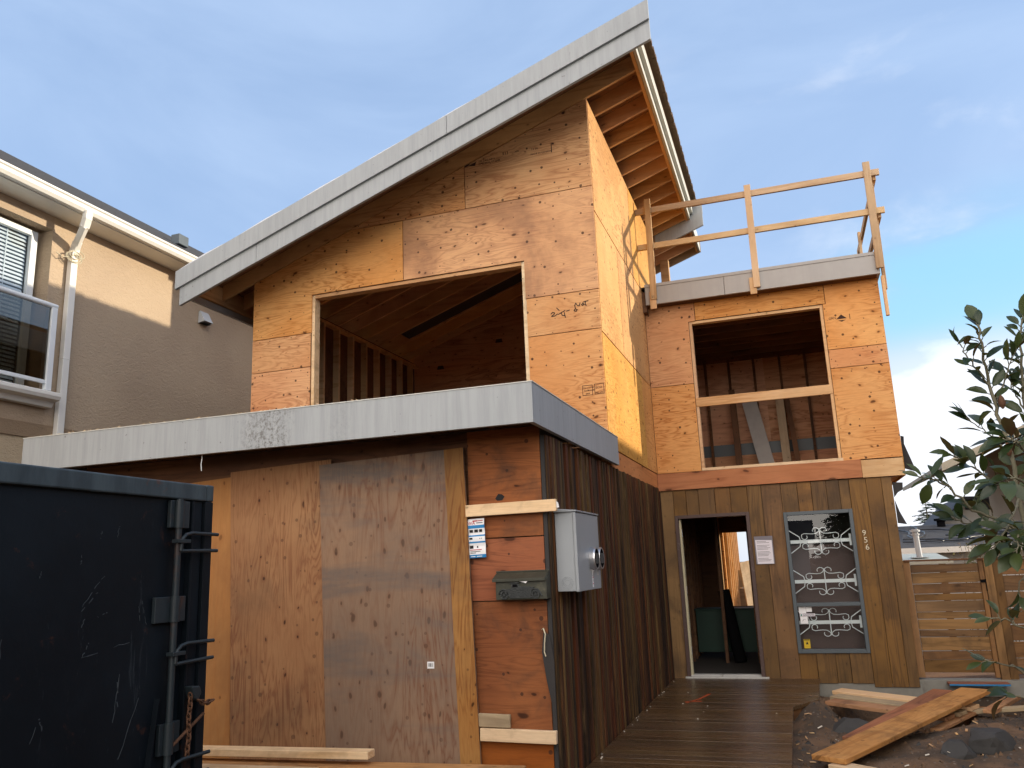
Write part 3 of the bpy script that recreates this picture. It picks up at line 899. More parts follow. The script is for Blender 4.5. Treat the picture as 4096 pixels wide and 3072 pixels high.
while yy < 5.46:
    wdt = .052 + R.random() * .02
    y2 = min(yy + wdt, 5.475)
    dpt = R.choice((.0, .0, .012, .018)) + R.random() * .006
    mb.box(-.02, .002 + dpt, yy, y2, -.06 + R.random() * .02, 2.455)
    yy = y2 + .007 + R.random() * .006
sid = mb.build('wall', 'siding_dark', house, bevel=.003, label='dark wet side wall of narrow vertical boards')
MB().box(-.06, -.022, .02, 5.47, -.3, 2.45).build('backing', 'tar_paper', sid)
mb = MB()   # loose building paper hanging at the corner, with a stub of wire
pts = [(-.065, 1.03), (-.02, 1.02), (.004, .85), (.004, .25), (-.008, .25), (-.025, .55), (-.055, .70), (-.082, .90)]
mb.prism([(x, -.012, z) for x, z in pts], (0, -.004, 0))
tag(mb.build('paper_flap', 'tar_paper'), 'torn black building paper hanging at the garage corner', 'flap')
tag(MB().tube([(-.075, -.01, 1.05), (-.06, -.03, 1.06), (-.045, -.035, 1.02), (-.055, -.03, .96), (-.06, -.028, .90), (-.05, -.03, .87)], .005, 6).build('wire', 'wire_cream'),
    'stub of pale wire sticking out above the torn black paper', 'wire')

# --- lower front with doorway and tall window
mb = MB()
def vboards(x0, x1, z0, z1, wd=.19):
    x = x0
    while x < x1 - .01:
        x2 = min(x + wd * (.8 + .4 * R.random()), x1)
        if x1 - x2 < .05: x2 = x1
        mb.box(x + .002, x2 - .002, yC - .0 - R.choice((0, .004, .012)), yC + .02, z0, z1)
        x = x2
vboards(.0, .19, -.05, 2.42); vboards(.19, 1.165, 2.075, 2.42); vboards(1.165, 1.59, -.05, 2.42); vboards(1.59, 2.427, 2.045, 2.42); vboards(1.59, 2.427, -.06, .295)
vboards(2.427, 2.93, -.10, 2.42, .21)
wl = mb.build('wall', 'siding_olive', house, bevel=.003, label='brown vertical board wall around the doorway')
MB().box(.0, .19, yC + .022, yC + .04, -.05, 2.42).box(1.165, 1.59, yC + .022, yC + .04, -.05, 2.42).box(2.427, 2.92, yC + .022, yC + .04, -.05, 2.42).build('backing', 'tar_paper', wl)
mb = MB()
panels(mb, 'x', 3.105, -.018, [[(yC + .02, 2.42), (9.2, 5.05)]])
mb.box(2.91, 2.93, yC + .021, 9.2, -.1, 2.42)
mb.build('wall', 'plywood_side', house)
MB().box(1.77, 2.95, yC + .002, yC + .12, -.9, -.062).box(2.85, 4.6, 5.50, 5.70, -.9, -.02).build('foundation', 'concrete', house)
# loose tar paper at the right corner
mb = MB()
mb.prism([(3.11, 5.52, 2.93), (3.15, 5.54, 2.92), (3.145, 5.6, 2.78), (3.25, 5.62, 2.47), (3.11, 5.60, 2.52)], (0, .006, 0))
mb.prism([(2.94, 5.52, 2.35), (3.06, 5.53, 2.34), (3.05, 5.53, 2.25), (2.99, 5.52, 2.22), (2.94, 5.52, 2.16)], (0, .006, 0))
mb.prism([(2.94, 5.52, 2.13), (2.98, 5.53, 1.98), (3.045, 5.54, 1.82), (2.94, 5.53, 1.84)], (0, .006, 0))
mb.build('tar_paper', 'tar_paper', house)

door = MB()
for a, b, c, d in ((.189, .235, 0.0, 2.08), (1.118, 1.166, 0.0, 2.08), (.2351, 1.1179, 2.035, 2.08)): door.box(a, b, yC - .02, yC + .13, c, d)
door = door.build('doorway', 'door_brown', house, bevel=.004)
MB().box(.236, .262, yC + .03, yC + .12, .03, 2.03).build('jamb', 'jamb_cream', door)
mb = MB()
for z in (.28, 1.05, 1.80): mb.box(.2625, .266, yC + .04, yC + .10, z, z + .1)
mb.build('hinge', 'steel', door)
MB().box(.17, 1.21, yC - .06, yC - .021, -.012, .014).box(.236, 1.117, yC + .02, yC + .13, .002, .03).build('threshold', 'sill_grey', door)

win = MB()
wx0, wx1, wz0, wz1, wm = 1.59, 2.427, .295, 2.045, .88
for a, b, c, d in ((wx0, wx0 + .045, wz0, wz1), (wx1 - .045, wx1, wz0, wz1), (wx0 + .0451, wx1 - .0451, wz1 - .045, wz1), (wx0 + .0451, wx1 - .0451, wz0, wz0 + .045), (wx0 + .0451, wx1 - .0451, wm - .022, wm + .022)):
    win.box(a, b, yC - .028, yC + .09, c, d)
win = win.build('window', 'frame_blue', house, bevel=.003)
MB().box(wx0 + .046, wx1 - .046, yC + .008, yC + .012, wm + .023, wz1 - .046).box(wx0 + .046, wx1 - .046, yC + .008, yC + .012, wz0 + .046, wm - .023).build('pane', 'pane_glass', win)


def spiral(cx, cz, r, a0, turns, sgn, n=14):
    return [(cx + r * (1 - .75 * i / n) * math.cos(a0 + sgn * turns * 6.283 * i / n), yC + .045, cz + r * (1 - .75 * i / n) * math.sin(a0 + sgn * turns * 6.283 * i / n)) for i in range(n + 1)]


def grille(cz):
    mb = MB(); cx = 2.008; yg = yC + .045
    P2 = lambda x, z: (cx + x, yg, cz + z)
    mb.tube([P2(0, -.155), P2(0, .155)], .007, 6)
    for s in (-1, 1):
        mb.tube([P2(s * .375, .145), P2(s * .255, .062), P2(s * .24, 0), P2(s * .255, -.062), P2(s * .375, -.145)], .0065, 6)
        for v in (-1, 1):
            pts = [P2(s * .235, v * .045)]
            # curl at the post side
            pts = [P2(s * (.19 + .035 * math.cos(t)), v * (.055 - .03 * math.sin(t) * 1)) for t in [math.pi * (1.2 - .2 * i) for i in range(7)]]
            pts += [P2(s * .222, v * .085), P2(s * .19, v * .10), P2(s * .10, v * .092), P2(s * .05, v * .095), P2(s * .018, v * .115)]
            pts += [P2(s * (.045 - .04 * math.cos(t)), v * (.135 + .034 * math.sin(t))) for t in [.1 + .5 * i for i in range(8)]]
            mb.tube(pts, .0048, 5)
    o = mb.build('grille', 'white_paint', win)
    MB().box(wx0 + .05, wx1 - .05, yC + .053, yC + .065, cz - .021, cz + .021).box(wx1 - .075, wx1 - .05, yC + .052, yC + .066, cz - .07, cz + .075).build('grille_bar', 'white_paint', win)
for cz in (1.664, 1.164, .660): grille(cz)
mb = MB()
ys_ = yC + .0065
def flat(x0, x1, z0, z1, m): mb.box(x0, x1, ys_ - .0012 * (m + 1), ys_, z0, z1, m)
flat(1.650, 1.735, .775, .858, 0); flat(1.738, 1.805, .792, .852, 0); flat(1.655, 1.838, .738, .772, 1); flat(1.657, 1.745, .650, .735, 0)
st = mb.build('sticker', ['paper_white', 'paper'], win)
mb = MB()
mb.cyl((1.674, ys_ - .0035, .755), (1.674, ys_ - .0025, .755), .011, 14, 1)
merge_into(mb, text('t', 'GREENTEL', .030, (1.692, ys_ - .003, .745), (1, 0, 0), (0, 0, 1), 'ink'))
mb.tube([(1.68, ys_ - .003, .68), (1.70, ys_ - .003, .705), (1.72, ys_ - .003, .70)], .0015, 4)
mb.build('sticker_print', ['ink', 'sticker_green'], win)
mb = MB(); mb.box(1.668, 1.742, ys_ - .0012, ys_, .352, .462, 0)
mb.box(1.672, 1.738, ys_ - .0025, ys_ - .0014, .448, .458, 1)
mb.prism([(1.69, ys_ - .0014, .40), (1.722, ys_ - .0014, .40), (1.706, ys_ - .0014, .438)], (0, -.001, 0), 1)
mb.build('sticker', ['sticker_yellow', 'ink'], win, label='yellow warning sticker')
mb = MB()
for i, ch in enumerate('956'):
    text('house_number', ch, .10, (2.506 + i * .008, yC - .016, 1.705 - i * .088), (1, 0, 0), (0, 0, 1), 'digit_brass', house, .004)
# notice by the door
nb = MB().box(1.194, 1.424, yC - .026, yC - .022, 1.40, 1.755)
nb.prism([(1.21, yC - .0265, 1.405), (1.412, yC - .0265, 1.402), (1.412, yC - .0265, 1.70), (1.206, yC - .0265, 1.71)], (0, -.0015, 0), 1)
nb = nb.build('notice', ['ink_soft', 'paper'])
tag(nb, 'white typed notice sheet pinned in a plastic sleeve beside the doorway', 'notice')
mb = MB()
for i in range(16):
    z = 1.685 - i * .0165
    if i in (2, 7, 12): continue
    mb.box(1.222, 1.222 + (.10 + R.random() * .07 if i else .12), yC - .0292, yC - .0284, z, z + .0055)
mb.build('print', 'ink_soft', nb)

# --- rooms behind the doorway and windows
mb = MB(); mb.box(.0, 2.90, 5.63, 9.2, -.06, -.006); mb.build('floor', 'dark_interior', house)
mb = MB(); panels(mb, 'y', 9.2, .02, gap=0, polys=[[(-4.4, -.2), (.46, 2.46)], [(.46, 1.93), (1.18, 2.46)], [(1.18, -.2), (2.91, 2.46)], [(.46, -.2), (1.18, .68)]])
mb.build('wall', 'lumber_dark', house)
mb = MB(); panels(mb, 'y', 8.6, .02, gap=0, polys=[[(0, 2.7), (1.5, 3.2)], [(1.5, 2.7), (3.08, 3.2)], [(0, 3.40), (1.5, 5.0)], [(1.5, 3.40), (3.08, 5.0)]])
mb.build('wall', 'interior_ply', house)
MB().box(0, 3.08, 8.605, 8.615, 3.19, 3.41).build('flashing', 'frame_blue', house)
for x in (.12, .50, .90, 1.32, 1.75, 2.16, 2.6): MB().box(x, x + .04, 8.50, 8.598, 2.70, 4.90).build('stud', 'lumber_dark', house)
for i in range(8): MB().box(.0, 3.08, 5.7 + i * .4, 5.74 + i * .4, 4.84, 5.02).build('joist', 'lumber_dark', house)
MB().box(.0, 3.09, 5.53, 9.2, 5.022, 5.04).build('ceiling', 'interior_ply', house)
MB().box(.0, 3.08, 5.63, 9.2, 2.45, 2.69).build('floor', 'interior_ply', house)
MB().box(.01, .03, 5.63, 8.6, 2.7, 5.02).box(3.06, 3.085, 5.63, 8.6, 2.7, 5.02).build('wall', 'interior_ply', house)
for i in range(10): MB().box(.02, .10, 5.75 + i * .36, 5.79 + i * .36, .0, 2.42).build('stud', 'lumber_dark', house)
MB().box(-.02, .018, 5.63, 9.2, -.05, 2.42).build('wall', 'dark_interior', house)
for x in (.41, .98, 1.19): MB().box(x, x + .04, 9.10, 9.198, .0, 2.42).build('stud', 'rafter_wood', house)
for x in (.56, 1.02): MB().box(x, x + .045, 7.0, 7.09, .0, 2.42).build('stud', 'lumber_dark', house)
tag(MB().box(.12, 1.6, 7.5, 7.9, .1, .72).box(.10, 1.62, 7.48, 7.92, .721, .74).build('cabinet', 'green_box', bevel=.006), 'dark green cabinet standing inside the doorway', 'cabinet')
tag(board('leaning_board', (.90, 9.75, .2), (.80, 9.62, 1.42), .26, .02, 'lumber_pale', up=(.75, -.65, .1)), 'sunlit pale board leaning by the back window inside the doorway', 'board')
tag(MB().cyl((.76, 7.1, .0), (.60, 7.25, 1.02), .085, 16).build('drain_pipe', 'black_plastic'), 'thick black pipe leaning on the green cabinet inside the doorway', 'pipe')
tag(board('leaning_board', (1.45, 8.0, 2.68), (1.20, 8.35, 4.15), .24, .02, 'metal_trim', up=(0, 1, .2)), 'tall grey board leaning inside the upper window opening', 'board')
tag(board('leaning_board', (.98, 7.95, 2.68), (.94, 8.4, 4.3), .10, .09, 'lumber_dark', up=(0, 1, .2)), 'dark weathered post leaning left of the grey board upstairs', 'post')
tag(board('leaning_board', (1.72, 7.95, 2.68), (1.70, 8.4, 4.2), .13, .09, 'lumber_grey', up=(0, 1, .2)), 'brownish beam leaning right of the grey board upstairs', 'beam')
tag(board('leaning_board', (1.90, 7.9, 2.68), (1.82, 8.4, 4.1), .08, .05, 'lumber_dark', up=(0, 1, .2)), 'thin dark stick leaning beside the brownish beam upstairs', 'stick')
tag(MB().box(1.60, 2.40, 5.72, 5.74, .10, 1.62).build('panel', 'brown_board'), 'dark brown panel standing behind the lower window glass', 'panel')
MB().box(1.3, 2.9, 6.2, 6.22, 0, 2.42).build('partition', 'dark_interior', house)

MB().box(.36, .50, 9.222, 12.6, -.1, 2.3).build('wall', 'plywood_side', house)
for i in range(7): MB().box(.5005, .56, 9.4 + i * .45, 9.44 + i * .45, -.1, 2.3).build('stud', 'lumber_pale', house)
bf = thing('back_fence', 'grey board fence behind the house, seen through the back opening', 'fence', (0, 11.5, -.3))
for i in range(4): board('slat', (-4.5, 11.5, .0 + i * .36), (2.4, 11.5, .0 + i * .36), .02, .34, 'lumber_grey', bf)
# --- flat roof over the recessed part
fr = MB().box(.0, 3.10, 5.33, 9.3, 5.30, 5.325).build('flat_roof', 'tar_paper', house)
mb = MB(); mb.box(.055, 1.147, 5.29, 5.328, 5.04, 5.30); mb.box(1.151, 3.125, 5.2895, 5.328, 5.04, 5.30); mb.box(3.087, 3.125, 5.3281, 9.3, 5.04, 5.30)
mb.build('fascia', 'metal_trim', fr, bevel=.003)
mb = MB(); mb.box(.05, 3.13, 5.282, 5.328, 5.301, 5.345); mb.box(3.085, 3.13, 5.3281, 9.3, 5.301, 5.345)
mb.build('fascia_cap', 'metal_trim', fr, bevel=.002)
mb = MB(); mb.box(.0, .055, 5.33, 5.48, 4.95, 5.25); mb.box(.06, 3.09, 5.335, yC, 5.042, 5.06); mb.build('soffit', 'lumber_dark', fr)

# ------------------------------------------------------------------ temporary guard rail
gr = thing('guard_railing', 'temporary railing of raw timber nailed around the flat roof edge', 'railing', (1.6, 5.27, 5.0))
def post(x0, x1, y, z0, z1, m='lumber_rail'):
    board('post', ((x0 + x1) / 2 - .0, y, z0), ((x0 + x1) / 2 + .01, y, z1), .088, .04, m, gr, up=(0, 1, 0))
post(.135, .223, 5.262, 5.10, 6.63)
post(1.537, 1.625, 5.262, 5.07, 6.575)
post(3.08, 3.168, 5.255, 5.10, 6.60)
for a, z0, z1 in ((.165, 4.965, 5.22), (1.53, 4.985, 5.22)): board('block', (a, 5.272, z0), (a, 5.272, z1), .088, .03, 'lumber', gr, up=(0, 1, 0))
board('rail', (.0, 5.298, 6.465), (3.285, 5.298, 6.45), .04, .088, 'lumber_rail', gr)
board('rail', (-.0, 5.298, 5.913), (3.285, 5.298, 5.906), .04, .085, 'lumber_rail', gr)
board('post', (3.175, 5.42, 4.85), (3.19, 5.42, 6.52), .088, .04, 'lumber', gr, up=(1, 0, 0))
board('post', (3.175, 7.6, 5.1), (3.19, 7.6, 6.50), .088, .04, 'lumber', gr, up=(1, 0, 0))
board('rail', (3.22, 5.32, 6.40), (3.22, 8.3, 6.40), .04, .088, 'lumber', gr)
board('rail', (3.22, 5.32, 5.86), (3.22, 8.3, 5.86), .04, .088, 'lumber', gr)
board('block', (3.15, 5.36, 4.48), (3.15, 5.36, 5.02), .06, .04, 'lumber', gr, up=(1, 0, 0))
text('mark', '21', .05, (.145, 5.2405, 5.12), (1, 0, 0), (0, 0, 1), 'ink', gr, .0008)

# ------------------------------------------------------------------ sheets and boards fixed over the garage front
def sheet(name, pts, yy, th, mat, label, cat='plywood sheet', group='plywood sheets covering the garage front'):
    o = MB().prism([(x, yy, z) for x, z in pts], (0, th, 0), 0, R.random()).build(name, mat)
    return tag(o, label, cat, group)
sh = sheet('plywood_sheet', [(-1.894, 2.362), (-.632, 2.402), (-.548, -.12), (-1.79, -.15)], -.052, .018, 'plywood_grey', 'weathered grey plywood sheet with a pale right edge and a small barcode sticker')
mb = MB().prism([(-.79, -.0535, 2.397), (-.632, -.0535, 2.402), (-.548, -.0535, -.12), (-.70, -.0535, -.125)], (0, -.003, 0)).build('edge_strip', 'plywood_vertical', sh)
mb['label'] = 'cleaner brown edge strip'
mb = MB().box(-.957, -.902, -.0545, -.0525, .79, .838, 0)
for i in range(9): mb.box(-.947 + i * .0042, -.947 + i * .0042 + R.choice((.0012, .0025)), -.0552, -.0546, .802, .828, 1)
mb.build('barcode_sticker', ['paper_white', 'ink'], sh)
sheet('plywood_sheet', [(-2.772, 2.37), (-1.80, 2.405), (-1.70, -.15), (-2.668, -.15)], -.03, .018, 'plywood_vertical', 'brown plywood sheet with bold vertical grain beside the weathered grey one')
sheet('plywood_sheet', [(-3.75, 2.28), (-2.78, 2.332), (-2.69, -.15), (-3.7, -.15)], -.008, .012, 'plywood_orange', 'orange plywood sheet half hidden behind the dark dumpster')
b = board('nailed_board', (-.620, -.045, 1.917), (.088, -.045, 1.922), .04, .087, 'lumber_pale')
tag(b, 'pale short board nailed across above the blue and white flyer', 'board')
bb = MB().prism([(.084, -.05, 1.90), (.107, -.05, 1.905), (.100, -.05, 1.94), (.086, -.05, 1.95)], (0, .01, 0)).build('paper_tag', 'paper_white', b)
tag(board('nailed_board', (-.555, -.038, .345), (.006, -.038, .337), .04, .085, 'lumber_pale'), 'pale board nailed low across the reddish garage wall', 'board')
tag(board('nailed_board', (-.57, -.03, .44), (-.332, -.03, .435), .03, .088, 'lumber_grey'), 'short grey board end lying on top of the low pale board', 'board')

# flyer
fl = MB()
fx = lambda u, v: (-.612 + .128 * u + .010 * v, -.030 - .008 * abs(math.sin(v * 9)), 1.857 - .288 * v + .004 * u)
rows = 24
for i in range(rows):
    v0, v1 = i / rows, (i + 1) / rows
    vm_ = (v0 + v1) / 2
    mi = 1 if (.17 < vm_ < .25 or .40 < vm_ < .45 or .565 < vm_ < .645 or vm_ > .90) else 0
    p = [V(fx(-.1, v0)), V(fx(1, v0)), V(fx(1, v1)), V(fx(-.1, v1))]
    fl.add(p + [q + V((0, .002, 0)) for q in p], [(3, 2, 1, 0), (4, 5, 6, 7)], mi, .5)
fl = fl.build('flyer', ['paper_white', 'ink_blue'])
tag(fl, 'blue and white striped advertising flyer pinned on the reddish garage wall', 'flyer')
PRM = ('ink', 'ink_red', 'ink_soft', 'paper_white')
def fq(u0, u1, v0, v1, m, nm='picture'):
    p = [V(fx(u0, v0)), V(fx(u1, v0)), V(fx(u1, v1)), V(fx(u0, v1))]
    yf = min(q.y for q in p) - (.0008 if nm == 'picture' else .0014)
    MB().prism([(q.x, yf, q.z) for q in p], (0, -.0005, 0), 0, .5).build(nm, PRM[m], fl)
text('lettering', 'WA', .034, (fx(-.02, .155)[0], -.0395, fx(0, .155)[2]), (1, 0, .05), (0, 0, 1), 'ink_red', fl, ext=.0003)
for q in ((.28, .60, .045, .075, 1), (.62, .92, .05, .07, 1), (.52, .92, .10, .125, 2), (.04, .76, .785, .805, 1), (.06, .68, .83, .845, 0), (.05, .40, .865, .88, 0), (.05, .34, .955, .972, 3), (.42, .76, .955, .972, 3)): fq(*q, nm='lettering')
for q in ((.05, .27, .28, .35, 0), (.36, .58, .28, .35, 0), (.66, .84, .28, .35, 0), (.03, .22, .48, .53, 0), (.66, .70, .50, .53, 2), (.76, .80, .50, .53, 2), (.02, .24, .68, .76, 0), (.46, .54, .70, .75, 0)): fq(*q)

# mailbox
mbx = thing('mailbox', 'dark green metal mailbox with an old car in relief on the garage front', 'mailbox', (-.2, -.005, 1.27))
mb = MB(); mb.prism([(-.385, -.003, 1.265), (-.385, -.003, 1.445), (-.385, -.10, 1.41), (-.385, -.10, 1.265)], (.385, 0, 0)); mb.build('body', 'mailbox_paint', mbx, bevel=.004)
mb = MB(); mb.prism([(-.405, -.003, 1.448), (-.405, -.003, 1.460), (-.405, -.118, 1.412), (-.405, -.118, 1.392), (-.405, -.108, 1.392), (-.405, -.105, 1.405)], (.40, 0, 0))
mb.cyl((-.41, -.006, 1.462), (.0, -.006, 1.462), .006, 8)
mb.build('lid', 'mailbox_paint', mbx, bevel=.002)
mb = MB()
yf = -.101
def disc(cx, cz, r0, r1, dpt):
    n = 22
    for i in range(n):
        a, b_ = 2 * math.pi * i / n, 2 * math.pi * (i + 1) / n
        mb.prism([(cx + r0 * math.cos(a), yf, cz + r0 * math.sin(a)), (cx + r1 * math.cos(a), yf, cz + r1 * math.sin(a)), (cx + r1 * math.cos(b_), yf, cz + r1 * math.sin(b_)), (cx + r0 * math.cos(b_), yf, cz + r0 * math.sin(b_))], (0, -dpt, 0))
for cx in (-.318, -.082):
    disc(cx, 1.300, .020, .031, .010); disc(cx, 1.300, .001, .008, .010)
    for i in range(6):
        a = math.pi * i / 6
        mb.bar((cx - .02 * math.cos(a), yf - .003, 1.3 - .02 * math.sin(a)), (cx + .02 * math.cos(a), yf - .003, 1.3 + .02 * math.sin(a)), .004, .003, (0, 1, 0))
    mb.tube([(cx - .042, yf - .004, 1.305), (cx - .034, yf - .005, 1.326), (cx - .01, yf - .006, 1.338), (cx + .016, yf - .005, 1.334), (cx + .034, yf - .004, 1.312), (cx + .046, yf - .004, 1.288)], .0055, 6)
mb.prism([(-.285, yf, 1.288), (-.12, yf, 1.288), (-.105, yf, 1.335), (-.09, yf, 1.352), (-.195, yf, 1.358), (-.205, yf, 1.376), (-.262, yf, 1.376), (-.262, yf, 1.345), (-.305, yf, 1.335)], (0, -.010, 0))
mb.prism([(-.272, yf - .0005, 1.378), (-.20, yf - .0005, 1.380), (-.205, yf - .0005, 1.386), (-.262, yf - .0005, 1.386)], (0, -.014, 0))
mb.bar((-.28, yf - .006, 1.282), (-.11, yf - .006, 1.282), .006, .012, (0, 0, 1))
mb.build('car_relief', 'mailbox_relief', mbx)
MB().prism([(-.252, yf - .0108, 1.352), (-.212, yf - .0108, 1.355), (-.218, yf - .0108, 1.372), (-.25, yf - .0108, 1.372)], (0, -.001, 0)).build('relief_window', 'black_plastic', mbx)
MB().prism([(-.20, yf - .011, 1.392), (-.135, yf - .012, 1.394), (-.15, yf - .012, 1.378), (-.165, yf - .012, 1.384)], (0, -.001, 0)).build('paper', 'paper_white', mbx)

# electric meter box on the dark side wall
mt = thing('meter_box', 'grey electric meter cabinet with two round sockets on the dark board wall', 'meter box', (.1, .4, 1.3))
mb = MB().box(.026, .165, .10, .80, 1.305, 1.885); mb.build('cabinet', 'meter_grey', mt, bevel=.005)
mb = MB().box(.1655, .190, .090, .805, 1.30, 1.872); mb.build('cover', 'meter_grey', mt, bevel=.006)
mb = MB().prism([(.022, .086, 1.876), (.198, .086, 1.876), (.198, .086, 1.888), (.022, .086, 1.906)], (0, .725, 0)); mb.build('cap', 'meter_grey', mt, bevel=.004)
for yc_ in (.520, .695):
    mb = MB()
    n = 28; prof = [(.0905, .084), (.215, .084), (.215, .079)]
    path = lambda r, x: [(x, yc_ + r * math.cos(2 * math.pi * i / n), 1.535 + r * math.sin(2 * math.pi * i / n)) for i in range(n)]
    for (xa, ra), (xb, rb) in zip([(.190, .086), (.222, .086), (.234, .083)], [(.222, .086), (.234, .083), (.234, .074)]):
        a, b_ = path(ra, xa), path(rb, xb)
        mb.add(a + b_, [(i, (i + 1) % n, n + (i + 1) % n, n + i) for i in range(n)], 0, .5, True)
    so = mb.build('meter_socket', 'steel', mt)
    mb = MB().cyl((.191, yc_, 1.535), (.2325, yc_, 1.535), .0745, 28)
    mb.build('blank', 'black_plastic', so)
    mb = MB()
    for k_ in range(3): mb.box(.2326, .240, yc_ - .04 + k_ * .034, yc_ - .032 + k_ * .034, 1.495, 1.575)
    mb.build('terminal', 'terminal_grey', so)
    MB().box(.190, .205, yc_ - .012, yc_ + .012, 1.435, 1.462).box(.190, .197, yc_ - .004, yc_ + .004, 1.405, 1.436).build('latch', 'steel', so)
mb = MB()
for r in (.021, .032, .042):
    mb.tube([(.100 + r * math.cos(2 * math.pi * i / 24), .099, 1.365 + r * math.sin(2 * math.pi * i / 24)) for i in range(24)], .0014, 4, closed=True)
mb.build('knockout', 'meter_grey', mt)
mb = MB().box(.190, .1915, .512, .540, 1.318, 1.402, 0)
mb.box(.1916, .1922, .517, .535, 1.386, 1.396, 1).box(.1916, .1922, .517, .535, 1.340, 1.350, 1).box(.1916, .1922, .523, .529, 1.356, 1.378, 2)
mb.build('label', ['paper_white', 'ink_red', 'ink'], mt)

# ------------------------------------------------------------------ loose lumber in front of the garage
def loose(p, q, wd, t, mat, label, up=(0, 0, 1), cat='board', name='loose_board', group=None):
    return tag(board(name, p, q, wd, t, mat, up=up, bevel=.004), label, cat, group)
loose((-3.2, -.55, .275), (-1.215, -.43, .275), .115, .05, 'lumber_pale', 'pale board end lying on top of the lumber in front of the garage')
loose((-3.1, -.60, .195), (-.14, -.36, .185), .17, .045, 'plank_orange', 'long orange plank lying along the foot of the garage front')
loose((-3.1, -.78, .200), (-1.50, -.70, .195), .15, .06, 'lumber_pale', 'rough pale timber with a mossy edge nearest the dumpster')
loose((-2.4, -.95, -.03), (-2.4, -.2, -.03), .12, .30, 'lumber_dark', 'dark cross block under the loose lumber', name='timber_block', cat='block')
loose((-.75, -.85, -.04), (-.75, -.15, -.04), .12, .30, 'lumber_dark', 'dark cross block under the right end of the long orange plank', name='timber_block', cat='block')

# planks over the trench
loose((1.765, 1.60, -.10), (3.345, 4.44, .022), .29, .042, 'plank_orange', 'long wide plank lying diagonally across the dug ground', cat='plank', name='plank')
loose((2.0, 2.55, -.13), (3.05, 4.62, -.012), .20, .03, 'plank_red', 'reddish plank mostly hidden under the long diagonal plank', cat='plank', name='plank')
loose((1.97, 4.72, -.04), (3.25, 4.02, -.085), .24, .04, 'lumber', 'pale plank over the trench nearest the house wall', cat='plank', name='plank')
loose((1.93, 4.42, -.055), (3.10, 3.78, -.10), .22, .04, 'lumber_grey', 'brown plank in the middle of the three over the trench', cat='plank', name='plank')
loose((1.87, 4.12, -.060), (2.95, 3.56, -.105), .24, .04, 'plank_orange', 'front plank of the three over the trench', cat='plank', name='plank')
loose((1.80, 1.62, -.150), (2.18, 1.36, -.150), .16, .05, 'lumber_pale', 'short pale offcut under the near end of the long plank', cat='offcut', name='offcut')
loose((2.75, 3.15, -.15), (3.35, 4.3, -.13), .10, .03, 'plank_orange', 'thin split plank beside the long diagonal plank', cat='plank', name='plank')
loose((3.35, 3.9, -.10), (3.75, 4.7, -.08), .12, .04, 'plank_orange', 'short plank end near the fence post', cat='plank', name='plank')
loose((3.05, 4.0, -.13), (3.75, 4.15, -.10), .10, .04, 'lumber_grey', 'short brown plank lying across by the fence post', cat='plank', name='plank')
o = MB().box(3.22, 3.85, 5.30, 5.48, -.055, -.030, 0).box(3.22, 3.85, 5.292, 5.2995, -.054, -.036, 1).build('insulation_board', ['plank_red', 'foam_blue'])
tag(o, 'flat sheet with a bright blue edge lying under the gate', 'board')


def rock(cx, cy, cz, sx, sy, sz, seed, label):
    bm = bmesh.new(); bmesh.ops.create_icosphere(bm, subdivisions=3, radius=1)
    rr = random.Random(seed)
    cuts = [V((rr.uniform(-1, 1), rr.uniform(-1, 1), rr.uniform(-.4, 1))).normalized() for _ in range(9)] + [V((0, 0, 1))]
    for v in bm.verts:
        p = v.co
        for c in cuts:
            d = p.dot(c) - .62
            if d > 0: p = p - c * d
        p = p * (1 + .06 * mn.noise(p * 3 + V((seed, 0, 0))))
        v.co = V((p.x * sx + cx, p.y * sy + cy, p.z * sz + cz))
    me = bpy.data.meshes.new('rock'); bm.to_mesh(me); bm.free(); me.materials.append(MATS['rock'])
    o = bpy.data.objects.new('rock', me); COL.objects.link(o)
    return tag(o, label, 'rock')
rock(2.78, 2.30, -.15, .17, .16, .14, 3, 'small angular dark rock on the dirt left of the bigger one')
rock(3.06, 2.44, -.12, .23, .20, .18, 8, 'larger dark rock at the right edge of the dirt')
rock(2.03, 3.25, -.20, .26, .22, .20, 5, 'broken grey rock at the edge of the trench by the walkway')
mb = MB()
for i in range(150):
    x, y_ = 1.52 + R.random() ** 1.2 * 2.6, -.5 + R.random() * 5.0
    z = gh(x, y_); a = R.random() * 6.28; l, w_ = .006 + R.random() * .018, .004 + R.random() * .008
    c, s_ = math.cos(a), math.sin(a)
    t_ = R.random() * .02
    mb.prism([(x - c * l - s_ * w_, y_ - s_ * l + c * w_, z + .004), (x + c * l - s_ * w_, y_ + s_ * l + c * w_, z + .006 + t_), (x + c * l + s_ * w_, y_ + s_ * l - c * w_, z + .006 + t_), (x - c * l + s_ * w_, y_ - s_ * l - c * w_, z + .004)], (0, 0, .006), R.choice((0, 1, 1, 2, 2, 2)))
tag(mb.build('wood_chips', ['chip_white', 'lumber', 'rock']), 'pale wood chips and small stones scattered over the dug dirt', 'wood chips', kind='stuff')
mb = MB()
for i in range(26):
    y_ = .3 + R.random() * 4.9; x = .045 + R.random() * .05 if i < 20 else .3 + R.random() * 1.1
    z = .003; l = .004 + R.random() * .008
    mb.box(x, x + l, y_, y_ + l * .7, z, z + .006)
tag(mb.build('debris', 'chip_white'), 'pale crumbs scattered on the walkway along the dark wall', 'debris', kind='stuff')
mb = MB()
